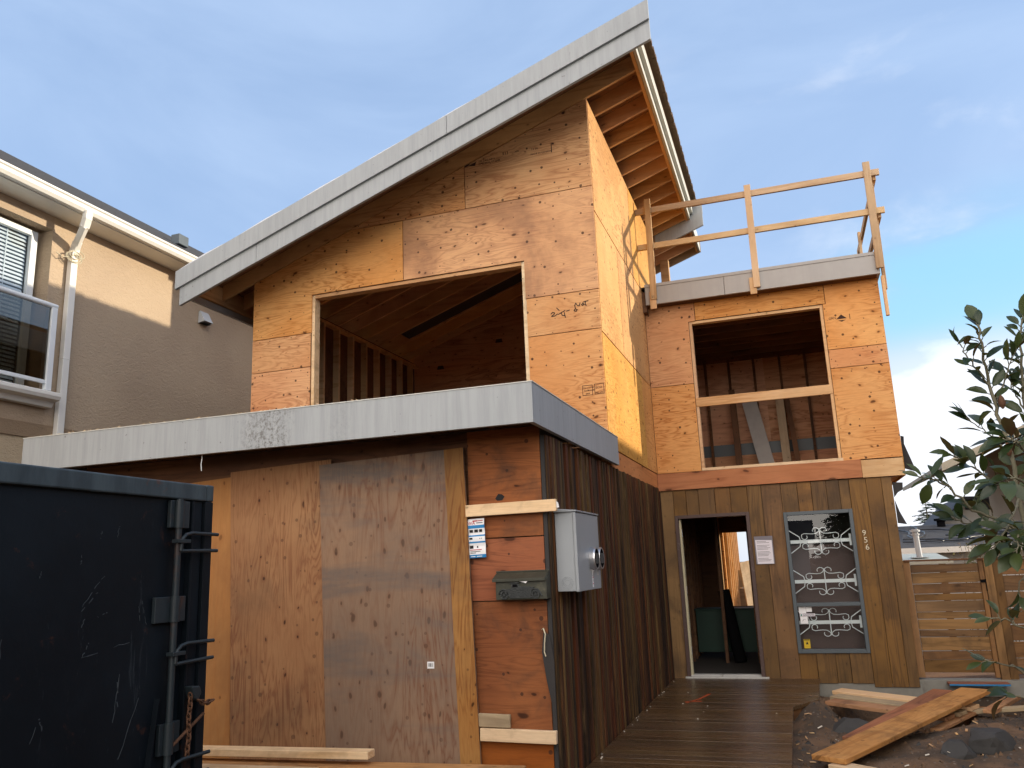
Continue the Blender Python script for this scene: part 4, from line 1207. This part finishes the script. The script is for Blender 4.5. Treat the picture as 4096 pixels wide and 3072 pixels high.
for i in range(2600):
    x, y_ = 1.5 + R.random() * 3.0, -.8 + R.random() * 6.0
    s0 = .006 + .022 * R.random() ** 3
    z = gh(x, y_)
    p = [V((x + R.uniform(-1, 1) * s0, y_ + R.uniform(-1, 1) * s0, z + R.uniform(-.2, .2) * s0)) for _ in range(4)]
    top = [V((x + R.uniform(-.5, .5) * s0, y_ + R.uniform(-.5, .5) * s0, z + s0 * R.uniform(.5, 1.3))) for _ in range(2)]
    a, b_, c_, d_ = V((x - s0, y_ - s0 * R.uniform(.4, 1), z - .004)), V((x + s0 * R.uniform(.5, 1), y_ - s0, z - .004)), V((x + s0, y_ + s0 * R.uniform(.4, 1), z - .004)), V((x - s0 * R.uniform(.4, 1), y_ + s0, z - .004))
    t0, t1 = top
    mb.add([a, b_, c_, d_, t0, t1], [(0, 1, 4), (1, 5, 4), (1, 2, 5), (2, 3, 5), (3, 4, 5), (3, 0, 4)], R.choice((0, 0, 0, 0, 1)))
tag(mb.build('soil_clods', ['dirt', 'rock']), 'crumbled soil and pebbles covering the dug ground', 'soil', kind='stuff')
mb = MB(); mb.ribbon([(.42, 3.55, .0015), (.52, 3.78, .0015), (.60, 4.15, .0015)], .03, (0, 0, 1)); mb.ribbon([(.40, 3.6, .0015), (.56, 3.64, .0015)], .03, (0, 0, 1))
plain('spray_orange', (.42, .075, .02), .7, var=.5, sc=40)
mb.build('spray_mark', 'spray_orange', deck)

# ------------------------------------------------------------------ gate, post and fence
gt = thing('gate', 'brown wooden gate of horizontal boards beside the house corner', 'gate', (3.35, 5.62, .0))
z = .055
i = 0
hs_ = [.185, .085, .15, .11, .095, .14, .09, .14, .12, .10, .15]
mb_s = []
for h in [.15, .10, .16, .085, .125, .085, .13, .085, .12, .13, .10]:
    z2 = min(z + h, 1.345)
    board('slat', (3.02, 5.615, (z + z2) / 2 - .003 + R.uniform(-.002, .002)), (3.765, 5.615, (z + z2) / 2 - .003 + R.uniform(-.003, .003)), .022, z2 - z - .006, 'fence_wood', gt)
    z = z2
board('stile', (2.974, 5.60, .0), (2.974, 5.60, 1.375), .05, .078, 'fence_wood', gt, up=(1, 0, 0))
board('stile', (3.79, 5.60, .0), (3.79, 5.60, 1.375), .05, .05, 'fence_wood', gt, up=(1, 0, 0))
board('cap_rail', (2.95, 5.60, 1.374), (3.83, 5.60, 1.368), .09, .022, 'lumber_dark', gt)
MB().box(3.76, 3.82, 5.565, 5.574, 1.09, 1.125).box(3.81, 3.845, 5.56, 5.574, .99, 1.13).build('latch', 'black_plastic', gt)
tag(board('fence_post', (3.865, 5.60, -.3), (3.865, 5.60, 1.372), .09, .09, 'fence_wood', up=(1, 0, 0)), 'square wooden post at the latch side of the gate', 'post')
fe = thing('fence', 'horizontal board fence running right from the gate post', 'fence', (4.5, 5.62, 0))
board('stile', (3.96, 5.60, -.05), (3.96, 5.60, 1.37), .09, .04, 'fence_wood', fe, up=(0, 1, 0))
z = .03
for i in range(7):
    board('slat', (4.0, 5.615, z + .093), (7.5, 5.615, z + .093), .022, .178, 'fence_wood', fe); z += .19
board('post', (5.9, 5.66, -.3), (5.9, 5.66, 1.36), .09, .09, 'fence_wood', fe, up=(1, 0, 0))
board('cap_rail', (3.90, 5.60, 1.373), (7.5, 5.60, 1.366), .09, .02, 'lumber_dark', fe)

# ------------------------------------------------------------------ dumpster
dp = thing('dumpster', 'large dark blue black steel roll-off dumpster with a rusty chain', 'dumpster', (-2.4, -5.0, -.24))
X0, X1, Y0, Y1, ZT = -3.6, -1.2, -8.2, -2.19, 1.978
mb = MB()
mb.box(X1 - .05, X1 - .02, Y0, Y1 - .26, -.2, ZT - .08)
mb.box(X0, X0 + .03, Y0, Y1, -.2, ZT - .08)
mb.box(X0 + .031, X1 - .051, Y0 + .02, Y0 + .05, -.2, ZT - .08)
mb.box(X0 + .031, X1 - .06, Y1 - .05, Y1 - .02, -.2, ZT - .08)
mb.box(X0 + .031, X1 - .051, Y0 + .051, Y1 - .051, -.2, -.15)
mb.build('body', 'dumpster_paint', dp)
mb = MB()
mb.box(X1 - .055, X1 + .005, Y0, Y1 - .055, ZT - .085, ZT)
mb.box(X1 - .055, X1 + .005, Y1 - .0549, Y1, ZT - .085, ZT + .002)
mb.box(X0, X0 + .06, Y0, Y1, ZT - .085, ZT)
mb.box(X0 + .061, X1 - .056, Y1 - .06, Y1, ZT - .085, ZT)
mb.build('top_rail', 'dumpster_rail', dp, bevel=.008)
mb = MB()   # corner post made of ribs
mb.box(X1 - .05, X1 + .003, Y1 - .058, Y1, -.2, ZT - .086)
mb.box(X1 - .05, X1 - .012, Y1 - .135, Y1 - .066, -.2, ZT - .086)
mb.box(X1 - .05, X1 - .002, Y1 - .150, Y1 - .1351, -.2, ZT - .086)
mb.box(X1 - .06, X1 - .035, Y1 - .26, Y1 - .1501, -.2, ZT - .086)
mb.build('corner_post', 'dumpster_paint', dp, bevel=.004)
yr = Y1 - .262
MB().cyl((X1 + .012, yr, -.2), (X1 + .012, yr, ZT - .086), .016, 14).build('hinge_rod', 'dumpster_hardware', dp)
for z0, z1 in ((1.75, 1.885), (1.30, 1.42), (.70, .84)):
    MB().cyl((X1 + .012, yr, z0), (X1 + .012, yr, z1), .024, 14).box(X1 - .018, X1 + .004, yr + .022, yr + .085, z0, z1).box(X1 - .018, X1 + .004, yr - .12 if z0 < 1.5 and z0 > 1 else yr - .05, yr - .022, z0, z1).build('hinge', 'dumpster_hardware', dp, bevel=.003)
def hook(zc, h=.085):
    p = [(X1 + .03, Y1 + .01, zc), (X1 + .03, Y1 - .18, zc + .004), (X1 + .03, Y1 - .225, zc - .004), (X1 + .03, Y1 - .25, zc - .025), (X1 + .03, yr + .004, zc - h * .5), (X1 + .03, yr + .004, zc - h), ]
    mb = MB().tube(p, .0095, 8)
    mb.tube([(X1 + .03, yr + .004, zc - h), (X1 + .03, Y1 + .008, zc - h + .003)], .0095, 8)
    mb.box(X1 + .0, X1 + .045, yr - .03, yr + .055, zc - h * .55, zc - h * .55 + .018)
    return mb.build('latch_hook', 'dumpster_hardware', dp, bevel=.002)
hook(1.722); hook(1.19); hook(.66)
# scraped paint on the side
mb = MB()
def scr(y0_, z0_, y1_, z1_, wd, wob=.0035):
    wd *= .6; n_ = 9; pts = [V((X1 - .0195, lerp(y0_, y1_, i / n_) + R.uniform(-wob, wob), lerp(z0_, z1_, i / n_) + R.uniform(-wob, wob))) for i in range(n_ + 1)]
    for a, b_ in zip(pts, pts[1:]):
        if R.random() < .6: mb.ribbon([a, b_], wd * R.uniform(.4, 1.2), (1, 0, 0))
for a in ((-2.90, 1.73, -2.905, 1.69, .006), (-2.80, 1.75, -2.81, 1.70, .004), (-2.98, 1.40, -2.87, 1.53, .004), (-2.98, 1.38, -2.90, 1.46, .006), (-2.96, 1.36, -2.985, 1.28, .006), (-2.84, 1.37, -2.90, 1.35, .008),
          (-2.96, 1.19, -2.70, 1.23, .005), (-2.96, 1.19, -2.93, 1.25, .007), (-2.76, 1.14, -2.745, .96, .009), (-2.745, 1.10, -2.765, .90, .006), (-2.64, 1.42, -2.60, 1.30, .004), (-2.66, 1.40, -2.63, 1.28, .004),
          (-3.15, .98, -3.25, .72, .005), (-3.15, .98, -3.13, .93, .008), (-3.35, 1.30, -3.352, 1.16, .004), (-3.0, 1.62, -3.002, 1.58, .005), (-3.2, 1.55, -3.2, 1.52, .004), (-2.62, .98, -2.80, .55, .004)): scr(*a)
tag_ = mb.build('scratch', 'scratch_paint', dp); tag_['kind'] = 'stuff'
# chain and its bracket
mb = MB()
mb.prism([(X1 - .0, Y1 - .16, .99), (X1 - .0, Y1 - .10, .985), (X1 - .0, Y1 - .085, .95), (X1 - .0, Y1 - .11, .915), (X1 - .0, Y1 - .135, .93)], (.05, 0, 0))
mb.build('chain_bracket', 'dumpster_hardware', dp, bevel=.006)
mb = MB()
cp = [V((X1 + .03, Y1 - .145 + .004 * math.sin(i), .955 - i * .024)) for i in range(13)]
cp2 = [V((X1 + .05, Y1 - .11 + i * .021, .92 - .004 * i - .012 * math.sin(i * .7))) for i in range(6)]
for path in (cp, cp2):
    for i in range(len(path) - 1):
        a, b_ = path[i], path[i + 1]; c = (a + b_) / 2; d = (b_ - a).normalized()
        s_ = d.cross(V((1, 0, 0))) if i % 2 else V((1, 0, 0)); s_.normalize()
        mb.tube([c + d * .018 * math.cos(t) + s_ * .011 * math.sin(t) for t in [2 * math.pi * k_ / 12 for k_ in range(12)]], .0045, 6, closed=True)
mb.build('chain', 'rust_chain', dp)
MB().cyl((X1 + .02, yr + .02, .735), (X1 + .02, Y1 - .03, .845), .008, 8).build('pin', 'rust_chain', dp)
MB().prism([(X1 - .0195, Y1 - .33, .96), (X1 - .0195, Y1 - .50, -.2), (X1 - .0195, Y1 - .46, -.2)], (.03, 0, 0)).build('gusset', 'dumpster_paint', dp)

# ------------------------------------------------------------------ neighbouring house on the left
nh = thing('stucco_house', 'tan stucco house with a white gutter and a glass balcony on the left', 'house', (-9.5, 4.0, -.24))
XN = -6.8
mb = MB()
mb.box(XN - .25, XN, 1.50, 12.5, 3.40, 6.08); mb.box(XN - .25, XN, -6.0, -.6, 3.40, 6.08); mb.box(XN - .25, XN, -.6, 1.50, 3.40, 3.66)
mb.box(XN - .25, XN, -.6, 1.50, 5.90, 6.08)
mb.box(-12.2, XN - .251, 12.25, 12.5, -.3, 6.08); mb.box(-12.2, XN - .251, -6, -5.75, -.3, 6.08); mb.box(-12.2, -12, -5.749, 12.249, -.3, 6.08)
nw = mb.build('wall', 'stucco', nh)
MB().box(XN - .25, XN + .02, -6.0, 12.5, 3.215, 3.399).build('belt_course', 'stucco_band', nh, bevel=.01)
MB().box(XN - .25, XN, -6.0, 12.5, -.3, 3.214).build('wall', 'stucco_light', nh)
ex, ez = -6.42, 6.09
roofn = MB()
for yy0, yy1 in ((-6.4, 12.9),):
    roofn.prism([(ex - .02, yy0, ez + .115), (-9.5, yy0, 8.19), (-9.5, yy0, 8.22), (ex - .04, yy0, ez + .16)], (0, yy1 - yy0, 0))
    roofn.prism([(-9.5, yy0, 8.19), (-12.6, yy0, ez + .1), (-12.6, yy0, ez + .13), (-9.5, yy0, 8.22)], (0, yy1 - yy0, 0))
for i in range(22):   # shingle courses
    t = i / 22; xx = lerp(ex - .03, -9.5, t); zz_ = lerp(ez + .158, 8.222, t)
    roofn.box(xx - .02, xx, -6.4, 12.9, zz_, zz_ + .012)
roofn = roofn.build('roof', 'shingle_dark', nh)
MB().box(-7.62, -7.45, 4.45, 4.68, 6.95, 7.13).build('roof_vent', 'frame_blue', roofn, bevel=.01)
MB().box(XN, ex - .03, -6.4, 12.9, ez - .01, ez + .004).build('soffit', 'white_trim', nh)
prof = [(0, 0), (.07, -.0), (.10, .04), (.10, .085), (.12, .10), (.12, .125), (.0, .125)]
MB().prism([(ex - .03 + a, -6.4, ez + b_) for a, b_ in prof], (0, 19.3, 0)).build('gutter', 'white_trim', nh, bevel=.004)
mb = MB()
dsy = 1.80
def rect_tube(path, wd, dp_):
    for a, b_ in zip(path, path[1:]):
        a, b_ = V(a), V(b_); e = (b_ - a).normalized() * .02
        mb.bar(a - e, b_ + e, wd, dp_, (1, 0, .001))
rect_tube([(-6.37, dsy - .19, 6.10), (-6.375, dsy - .19, 6.02), (-6.42, dsy - .175, 5.93), (-6.66, dsy - .05, 5.79), (-6.725, dsy - .02, 5.72), (-6.745, dsy - .02, 5.62), (-6.745, dsy - .02, .1)], .10, .075)
mb.bar((-6.745, dsy - .02, 4.25), (-6.745, dsy - .02, 4.27), .106, .081, (1, 0, .001))
mb.build('downspout', 'white_trim', nh, bevel=.008)
mb = MB()
for i in range(5):
    cx_, cz_, r_ = R.uniform(-.06, .06), R.uniform(-.05, .05), R.uniform(.05, .10)
    mb.tube([(-6.70 + .012 * math.sin(i + t), dsy - .02 + cx_ + r_ * 1.2 * math.cos(t), 5.62 + cz_ + r_ * .8 * math.sin(t)) for t in [2 * math.pi * k_ / 18 for k_ in range(18)]], .006, 6, closed=True)
mb.tube([(-6.70, dsy - .10, 5.60), (-6.72, dsy - .20, 5.56), (-6.74, dsy - .28, 5.60)], .006, 6)
tag(mb.build('cable_coil', 'wire_cream'), 'coil of pale cable looped around the top of the white downspout', 'cable')
MB().prism([(XN + .001, 4.23, 5.60), (XN + .001, 4.23, 5.42), (XN + .13, 4.23, 5.44), (XN + .03, 4.23, 5.62)], (0, .20, 0)).build('vent_hood', 'siding_pale', nh, bevel=.005)
MB().box(XN + .015, XN + .105, 4.245, 4.415, 5.416, 5.4225).build('vent_opening', 'ink', nh)
# recessed window with blinds
wn = MB()
xw = XN - .16
y0_, y1_, z0_, z1_ = -.55, 1.43, 3.70, 5.86
for a, b_, c, d in ((y1_ - .09, y1_, z0_, z1_), (y0_, y0_ + .09, z0_, z1_), (y0_ + .0901, y1_ - .0901, z1_ - .07, z1_), (y0_ + .0901, y1_ - .0901, z0_, z0_ + .08)): wn.box(xw - .06, xw, a, b_, c, d)
wn = wn.build('window', 'white_paint', nh, bevel=.006)
MB().box(xw - .045, xw - .04, y0_ + .091, y1_ - .091, z0_ + .081, z1_ - .071).build('pane', 'clear_glass', wn)
mb = MB()
for i in range(40):
    z = z0_ + .1 + i * .0505
    mb.prism([(xw - .088, y0_ + .1, z + .012), (xw - .068, y0_ + .1, z - .024), (xw - .065, y0_ + .1, z - .022), (xw - .085, y0_ + .1, z + .014)], (0, y1_ - y0_ - .2, 0))
for yy in (-.1, .5, 1.05): mb.box(xw - .061, xw - .060, yy, yy + .012, z0_ + .1, z1_ - .08)
mb.build('blind', 'blind_white', wn)
MB().box(xw - .20, xw - .19, y0_, y1_, z0_, z1_).build('room_back', 'frame_blue', wn)
# shallow balcony
bl = MB().prism([(XN + .0, -2.0, 3.60), (XN + .10, -2.0, 3.60), (XN + .13, -2.0, 3.66), (XN + .22, -2.0, 3.68), (XN + .24, -2.0, 3.72), (XN + .24, -2.0, 3.76), (XN + .20, -2.0, 3.775), (XN, -2.0, 3.775)], (0, 3.62, 0)).build('balcony', 'white_trim', nh, bevel=.004)
xb = XN + .17
MB().tube([(xb, -1.95, 4.84), (xb, 1.50, 4.84)], .035, 10).build('handrail', 'white_paint', bl)
MB().box(xb - .03, xb + .03, 1.42, 1.50, 3.78, 4.82).build('post', 'white_paint', bl, bevel=.005)
MB().box(xb - .02, xb + .02, -1.95, 1.419, 3.86, 3.90).build('bottom_rail', 'white_paint', bl)
MB().box(xb - .005, xb + .005, -1.95, 1.418, 3.90, 4.81).build('glass_panel', 'rail_glass', bl)

# ------------------------------------------------------------------ far houses to the right
sh1 = thing('bungalow', 'low house beyond the gate with a dark shingle roof strewn with black cables', 'house', (6, 16, -1.2))
mb = MB().prism([(2.2, 13.0, 1.50), (2.2, 19.0, 2.12), (2.2, 19.0, 2.15), (2.2, 12.98, 1.54)], (7.2, 0, 0))
for i in range(24):
    t = i / 24; yy = lerp(13.0, 19.0, t); zz_ = lerp(1.542, 2.152, t)
    mb.box(2.2, 9.4, yy, yy + .02, zz_, zz_ + .008)
rf = mb.build('roof', 'shingle_grey', sh1)
MB().box(2.2, 9.4, 12.93, 12.98, 1.43, 1.545).build('fascia', 'white_trim', sh1)
MB().box(2.4, 9.2, 13.3, 18.6, -1.2, 1.49).build('wall', 'siding_pale', sh1)
mb = MB()
for k_ in range(11):
    x = 3.9 + R.random() * 3.2; yy = 13.6 + R.random() * 3.6
    pts = []
    a = R.uniform(-.5, .5)
    for i in range(14):
        pts.append((x, yy, 1.575 + (yy - 13) * .1033 + .01)); a += R.uniform(-.75, .75); x += .16 * math.cos(a); yy = min(18.5, max(13.3, yy + .34 * math.sin(a)))
    mb.tube(pts, .017, 5)
tag(mb.build('roof_cables', 'cable_black'), 'loose black cables snaking over the dark shingle roof', 'cable')
MB().cyl((5.35, 18.2, 2.08), (5.35, 18.2, 2.22), .10, 12).cyl((5.35, 18.2, 2.225), (5.35, 18.2, 2.28), .16, 12).build('roof_vent', 'black_plastic', sh1)
cp_ = thing('carport', 'flat pale green roofed carport beyond the gate', 'carport', (3.6, 11.5, -1.2))
MB().prism([(2.6, 10.6, 1.30), (4.30, 10.6, 1.30), (4.30, 12.4, 1.43), (2.6, 12.4, 1.44)], (0, 0, -.05)).build('roof', 'flat_roof_grey', cp_)
for x in (2.8, 4.1): MB().box(x, x + .1, 10.8, 10.9, -1.2, 1.26).build('post', 'lumber_dark', cp_)
vp = thing('vent_pipe', 'shiny metal vent pipe with a cap on the carport roof', 'vent pipe', (3.86, 11.3, 1.36))
MB().cyl((3.86, 11.3, 1.33), (3.84, 11.3, 1.83), .052, 16).build('pipe', 'galvanised', vp)
MB().cyl((3.84, 11.3, 1.835), (3.84, 11.3, 1.87), .088, 18).cyl((3.84, 11.3, 1.775), (3.84, 11.3, 1.80), .072, 18).cyl((3.84, 11.3, 1.871), (3.84, 11.3, 1.885), .06, 14).build('cap', 'galvanised', vp)
MB().box(3.72, 4.0, 11.15, 11.45, 1.362, 1.372).build('flange', 'galvanised', vp)
wh = thing('white_house', 'pale sided gabled house far beyond the low shingle roof', 'house', (9.5, 31, -1))
MB().prism([(7.2, 30, -1), (10.8, 30, -1), (10.8, 30, 3.1), (8.05, 30, 3.28), (7.2, 30, 2.45)], (0, 5, 0)).build('wall', 'siding_pale', wh)
MB().prism([(7.05, 29.7, 2.33), (8.05, 29.7, 3.33), (13.5, 29.7, 3.10), (13.5, 29.7, 3.18), (8.05, 29.7, 3.45), (7.0, 29.7, 2.40)], (0, 5.6, 0)).build('roof', 'shingle_dark', wh)
MB().prism([(8.06, 29.95, 2.95), (13.5, 29.95, 2.7), (13.5, 29.95, 3.08), (8.06, 29.95, 3.30)], (0, .04, 0)).build('gable_panel', 'shingle_dark', wh)

TX, TY = 5.85, 20
th = thing('tan_roof_house', 'house with a tan sloping roof showing behind the magnolia', 'house', (11, 24, -.5))
MB().prism([(TX, TY, 3.74), (TX + 4.5, TY, 5.60), (TX + 9, TY, 3.74), (TX + 9, TY, 3.88), (TX + 4.5, TY, 5.74), (TX, TY, 3.88)], (0, 9, 0)).build('roof', 'roof_tan', th)
MB().prism([(TX, TY - .06, 3.66), (TX + 4.5, TY - .06, 5.52), (TX + 4.5, TY - .06, 5.70), (TX, TY - .06, 3.84)], (0, .055, 0)).prism([(TX + 9, TY - .06, 3.66), (TX + 4.5, TY - .06, 5.52), (TX + 4.5, TY - .06, 5.70), (TX + 9, TY - .06, 3.84)], (0, .055, 0)).build('barge_board', 'roof_tan', th)
MB().prism([(TX + 2.8, TY + .8, -1), (TX + 7.8, TY + .8, -1), (TX + 7.8, TY + .8, 4.15), (TX + 4.5, TY + .8, 5.5), (TX + 2.8, TY + .8, 4.8)], (0, 7.8, 0)).build('wall', 'stucco', th)

# house across the side boundary: off to the right, its roof shades the lower front
rn = thing('brown_house', 'single storey brown house along the right hand boundary', 'house', (9.7, 1, -.24))
MB().box(6.6, 12.8, -9.5, 8.6, -.3, 3.4).build('wall', 'stucco_band', rn)
MB().prism([(6.1, -9.9, 3.35), (9.7, -9.9, 5.22), (13.3, -9.9, 3.35), (13.3, -9.9, 3.45), (9.7, -9.9, 5.34), (6.1, -9.9, 3.45)], (0, 18.9, 0)).build('roof', 'shingle_dark', rn)

# ------------------------------------------------------------------ trees
def conifer(x, y_, z0, h, r, label, seed, group=None):
    rr = random.Random(seed)
    t = thing('conifer_tree', label, 'tree', (x, y_, z0), group)
    MB().tube([(x, y_, z0), (x, y_, z0 + h * .97)], [r * .07, .01], 7).build('trunk', 'bark', t)
    mb = MB()
    nl = 40
    for i in range(nl):
        f = i / nl; zc = z0 + h * (.08 + .9 * f); rl = r * (1 - f) ** .85 + .05 * r
        nb_ = max(5, int(13 * (1 - f)) + 4)
        for j in range(nb_):
            a = rr.random() * 6.283; L = rl * rr.uniform(.55, 1.12); dr = -L * rr.uniform(.10, .42)
            c, s_ = math.cos(a), math.sin(a)
            for q in range(4):
                f0 = .25 + q * .19; px, py, pz = x + c * L * f0, y_ + s_ * L * f0, zc + dr * f0
                ww = L * .26 * (1.15 - f0) + .035 * r; sp = L * .30
                for sd_ in (-1, 1):
                    tx, ty = px + c * sp - s_ * sd_ * ww * 1.6, py + s_ * sp + c * sd_ * ww * 1.6
                    mb.add([(px, py, pz), (tx, ty, pz - sp * rr.uniform(.1, .5)), (px + c * sp * 1.1, py + s_ * sp * 1.1, pz + dr * .2)], [(0, 1, 2)], 0, rr.random())
    mb.build('crown', 'conifer', t)
conifer(8.1, 40, -1, 5.2, 2.3, 'slim dark conifer far behind the shingle roof, left of the white house', 4)
conifer(9.4, 43, -1, 4.7, 2.6, 'broad bushy conifer between the slim one and the white house', 9)
for x, y_, h, r, sd_ in ((-3.5, -62, 11.5, 3.2, 21), (6.0, -58, 10.5, 2.8, 22), (10.5, -64, 12, 3.4, 23), (-9.5, -60, 10, 3, 24)):
    conifer(x, y_, -.3, h, r, 'tall conifer across the street, seen mirrored in the window', sd_, 'conifers across the street')
sh2 = thing('street_house', 'low pale house across the street, seen mirrored in the window', 'house', (0, -45, -.3))
MB().box(-7, 2.5, -49, -43, -.3, 2.6).build('wall', 'siding_pale', sh2)
MB().prism([(-7.5, -42.4, 2.5), (-7.5, -46, 3.9), (-7.5, -49.6, 2.5)], (10.5, 0, 0)).build('roof', 'shingle_dark', sh2)

# magnolia
mg = thing('magnolia_tree', 'young magnolia with big glossy leaves and brown undersides in the right foreground', 'tree', (3.0, -1.9, -.25))
_M = camo.rotation_euler.to_matrix()
def wp(u, v, y_):
    """point on plane y=y_ seen at photo position (u,v of 2212x1659)"""
    kx = 4096 / 2212
    d = _M @ V(((u * kx - 2048) / 3248.685, -(v * kx - 1536) / 3248.685, -1))
    t = (y_ + 5.79) / d.y
    return V((1.701, -5.79, 1.5)) + d * t
branches = [
    # (points (u,v,y), radius, leaves, leaf size, droop)
    ([(2235, 1500, -1.9), (2215, 1150, -1.9), (2190, 1010, -1.9), (2155, 895, -1.9), (2140, 830, -1.9), (2122, 755, -1.95), (2112, 702, -1.95)], .012, 46, .115),
    ([(2141, 835, -1.9), (2112, 800, -1.95), (2085, 765, -2.0), (2075, 745, -2.0)], .005, 14, .105),
    ([(2190, 1010, -1.9), (2160, 960, -1.8), (2125, 925, -1.8), (2090, 905, -1.8)], .005, 15, .115),
    ([(2215, 1150, -1.9), (2165, 1128, -2.0), (2100, 1100, -2.05), (2052, 1055, -2.1), (2020, 1035, -2.1), (1990, 1032, -2.1)], .007, 30, .11),
    ([(2215, 1150, -1.9), (2150, 1135, -1.85), (2090, 1130, -1.85), (2060, 1120, -1.85)], .006, 18, .12),
    ([(2200, 1060, -1.9), (2150, 1040, -2.0), (2100, 1010, -2.0), (2060, 985, -2.05)], .006, 24, .12),
    ([(2150, 870, -1.9), (2165, 830, -1.8), (2180, 790, -1.8), (2192, 760, -1.8)], .005, 14, .11),
    ([(2240, 1100, -1.6), (2225, 950, -1.6), (2210, 830, -1.6), (2205, 740, -1.65), (2208, 690, -1.65)], .010, 40, .115),
    ([(2212, 880, -1.6), (2190, 845, -1.6), (2180, 820, -1.6)], .005, 12, .11),
    ([(2200, 1080, -1.9), (2190, 1110, -2.2), (2170, 1150, -2.3), (2150, 1180, -2.3)], .006, 24, .125),
    ([(2225, 1120, -2.2), (2205, 1150, -2.3), (2195, 1190, -2.4)], .006, 22, .125),
    ([(2230, 1000, -2.1), (2205, 960, -2.2), (2180, 950, -2.2)], .006, 22, .12),
    ([(2230, 1060, -2.3), (2190, 1030, -2.4), (2160, 1045, -2.4)], .006, 22, .12),
    ([(2240, 1380, -2.3), (2200, 1352, -2.4), (2170, 1338, -2.4), (2140, 1335, -2.4)], .004, 9, .095),
    ([(2240, 1480, -2.2), (2190, 1440, -2.3), (2150, 1430, -2.4), (2130, 1428, -2.4)], .004, 8, .095),
    ([(2250, 1540, -2.2), (2200, 1500, -2.3), (2175, 1505, -2.3)], .004, 6, .10),
    ([(2260, 1250, -2.0), (2225, 1210, -2.1), (2205, 1260, -2.2), (2200, 1300, -2.2)], .004, 10, .10),
    ([(2330, 1600, -1.9), (2300, 1300, -1.9), (2290, 1000, -1.9), (2280, 800, -1.9)], .014, 70, .12),
    ([(2310, 1200, -1.5), (2260, 1050, -1.5), (2250, 900, -1.5)], .010, 50, .12),
]
stems = MB(); fol = MB()
def leaf(base, d, L, upv, rr):
    d = d.normalized(); side = d.cross(upv)
    if side.length < .1: side = d.cross(V((1, 0, 0)))
    side.normalize(); up = side.cross(d).normalized()
    wv = L * rr.uniform(.42, .52)
    prof = [(0, .05), (.12, .55), (.35, .95), (.6, 1.0), (.82, .62), (1.0, .0)]
    cl = rr.uniform(-.1, .55); fold = rr.uniform(.08, .6)
    vs = []
    for t, w_ in prof:
        c = base + d * L * t - up * (L * cl * t * t)
        h = wv * .5 * w_
        vs += [c - side * h + up * h * fold, c, c + side * h + up * h * fold]
    fs = []
    for i in range(len(prof) - 1):
        a = i * 3
        fs += [(a, a + 1, a + 4, a + 3), (a + 1, a + 2, a + 5, a + 4)]
    fol.add(vs, fs, 0, rr.random(), True)
rr = random.Random(5)
for pts, r0, nlv, ls in branches:
    P3 = [wp(*p) for p in pts]
    fine_ = []
    for a, b_ in zip(P3, P3[1:]):
        for i in range(4): fine_.append(a.lerp(b_, i / 4) + V((rr.uniform(-1, 1), rr.uniform(-1, 1), rr.uniform(-1, 1))) * .006)
    fine_.append(P3[-1])
    stems.tube(fine_, [lerp(r0, r0 * .35, i / (len(fine_) - 1)) for i in range(len(fine_))], 6)
    nlv = int(nlv * .72)
    for i in range(nlv):
        f = 1 - (i / nlv) ** 1.25 * .78
        x = f * (len(fine_) - 1); k_ = min(int(x), len(fine_) - 2)
        base = fine_[k_].lerp(fine_[k_ + 1], x - k_)
        ax = (fine_[k_ + 1] - fine_[k_]).normalized()
        az = i * 2.4 + rr.uniform(-.5, .5)
        u = ax.cross(V((0, 0, 1)));
        if u.length < .1: u = ax.cross(V((1, 0, 0)))
        u.normalize(); w_ = ax.cross(u)
        radial = u * math.cos(az) + w_ * math.sin(az)
        open_ = .35 if i < 4 else rr.uniform(.7, 1.4)
        d = ax * (1.0 - .35 * open_) + radial * open_ + V((0, 0, .15))
        L = ls * rr.uniform(.48, .94)
        pet = d.normalized() * .018
        stems.tube([base, base + pet], .0022, 4)
        leaf(base + pet, d, L, V((0, 0, .7)) + radial * .2 + V((rr.uniform(-.5, .5), -rr.uniform(0, 1.1), rr.uniform(-.2, .6))), rr)
stems.build('branches', 'bark', mg)
fol.build('foliage', 'magnolia_leaf', mg)
mb = MB()
for u, v in ((2178, 970), (2164, 868)):
    c = wp(u, v, -1.92)
    MB().tube([c + V((0, 0, -.03)), c + V((0, 0, -.018)), c, c + V((0, 0, .018)), c + V((0, 0, .03))], [.003, .012, .015, .010, .002], 8).build('seed_cone', 'rust_chain', mg)
# reddish shrub behind the fence
sb = thing('shrub', 'thin reddish shrub tips showing over the fence', 'shrub', (4.6, 9.5, -.9))
mb = MB(); fol = MB()
for i in range(26):
    x, yy = 4.15 + R.random() * 1.5, 9.2 + R.random() * .8
    top = 1.50 + R.random() * .16
    mb.tube([(x, yy, -.9), (x + R.uniform(-.1, .1), yy, .8), (x + R.uniform(-.2, .2), yy, top)], [.01, .006, .003], 4)
    for k_ in range(9): leaf(V((x + R.uniform(-.2, .2), yy + R.uniform(-.2, .2), top - R.random() * .5)), V((R.uniform(-1, 1), R.uniform(-1, 1), R.uniform(-.3, 1))), .06, V((0, 0, 1)), R)
mb.build('stems', 'bark', sb); fol.build('foliage', 'shrub_leaf', sb)
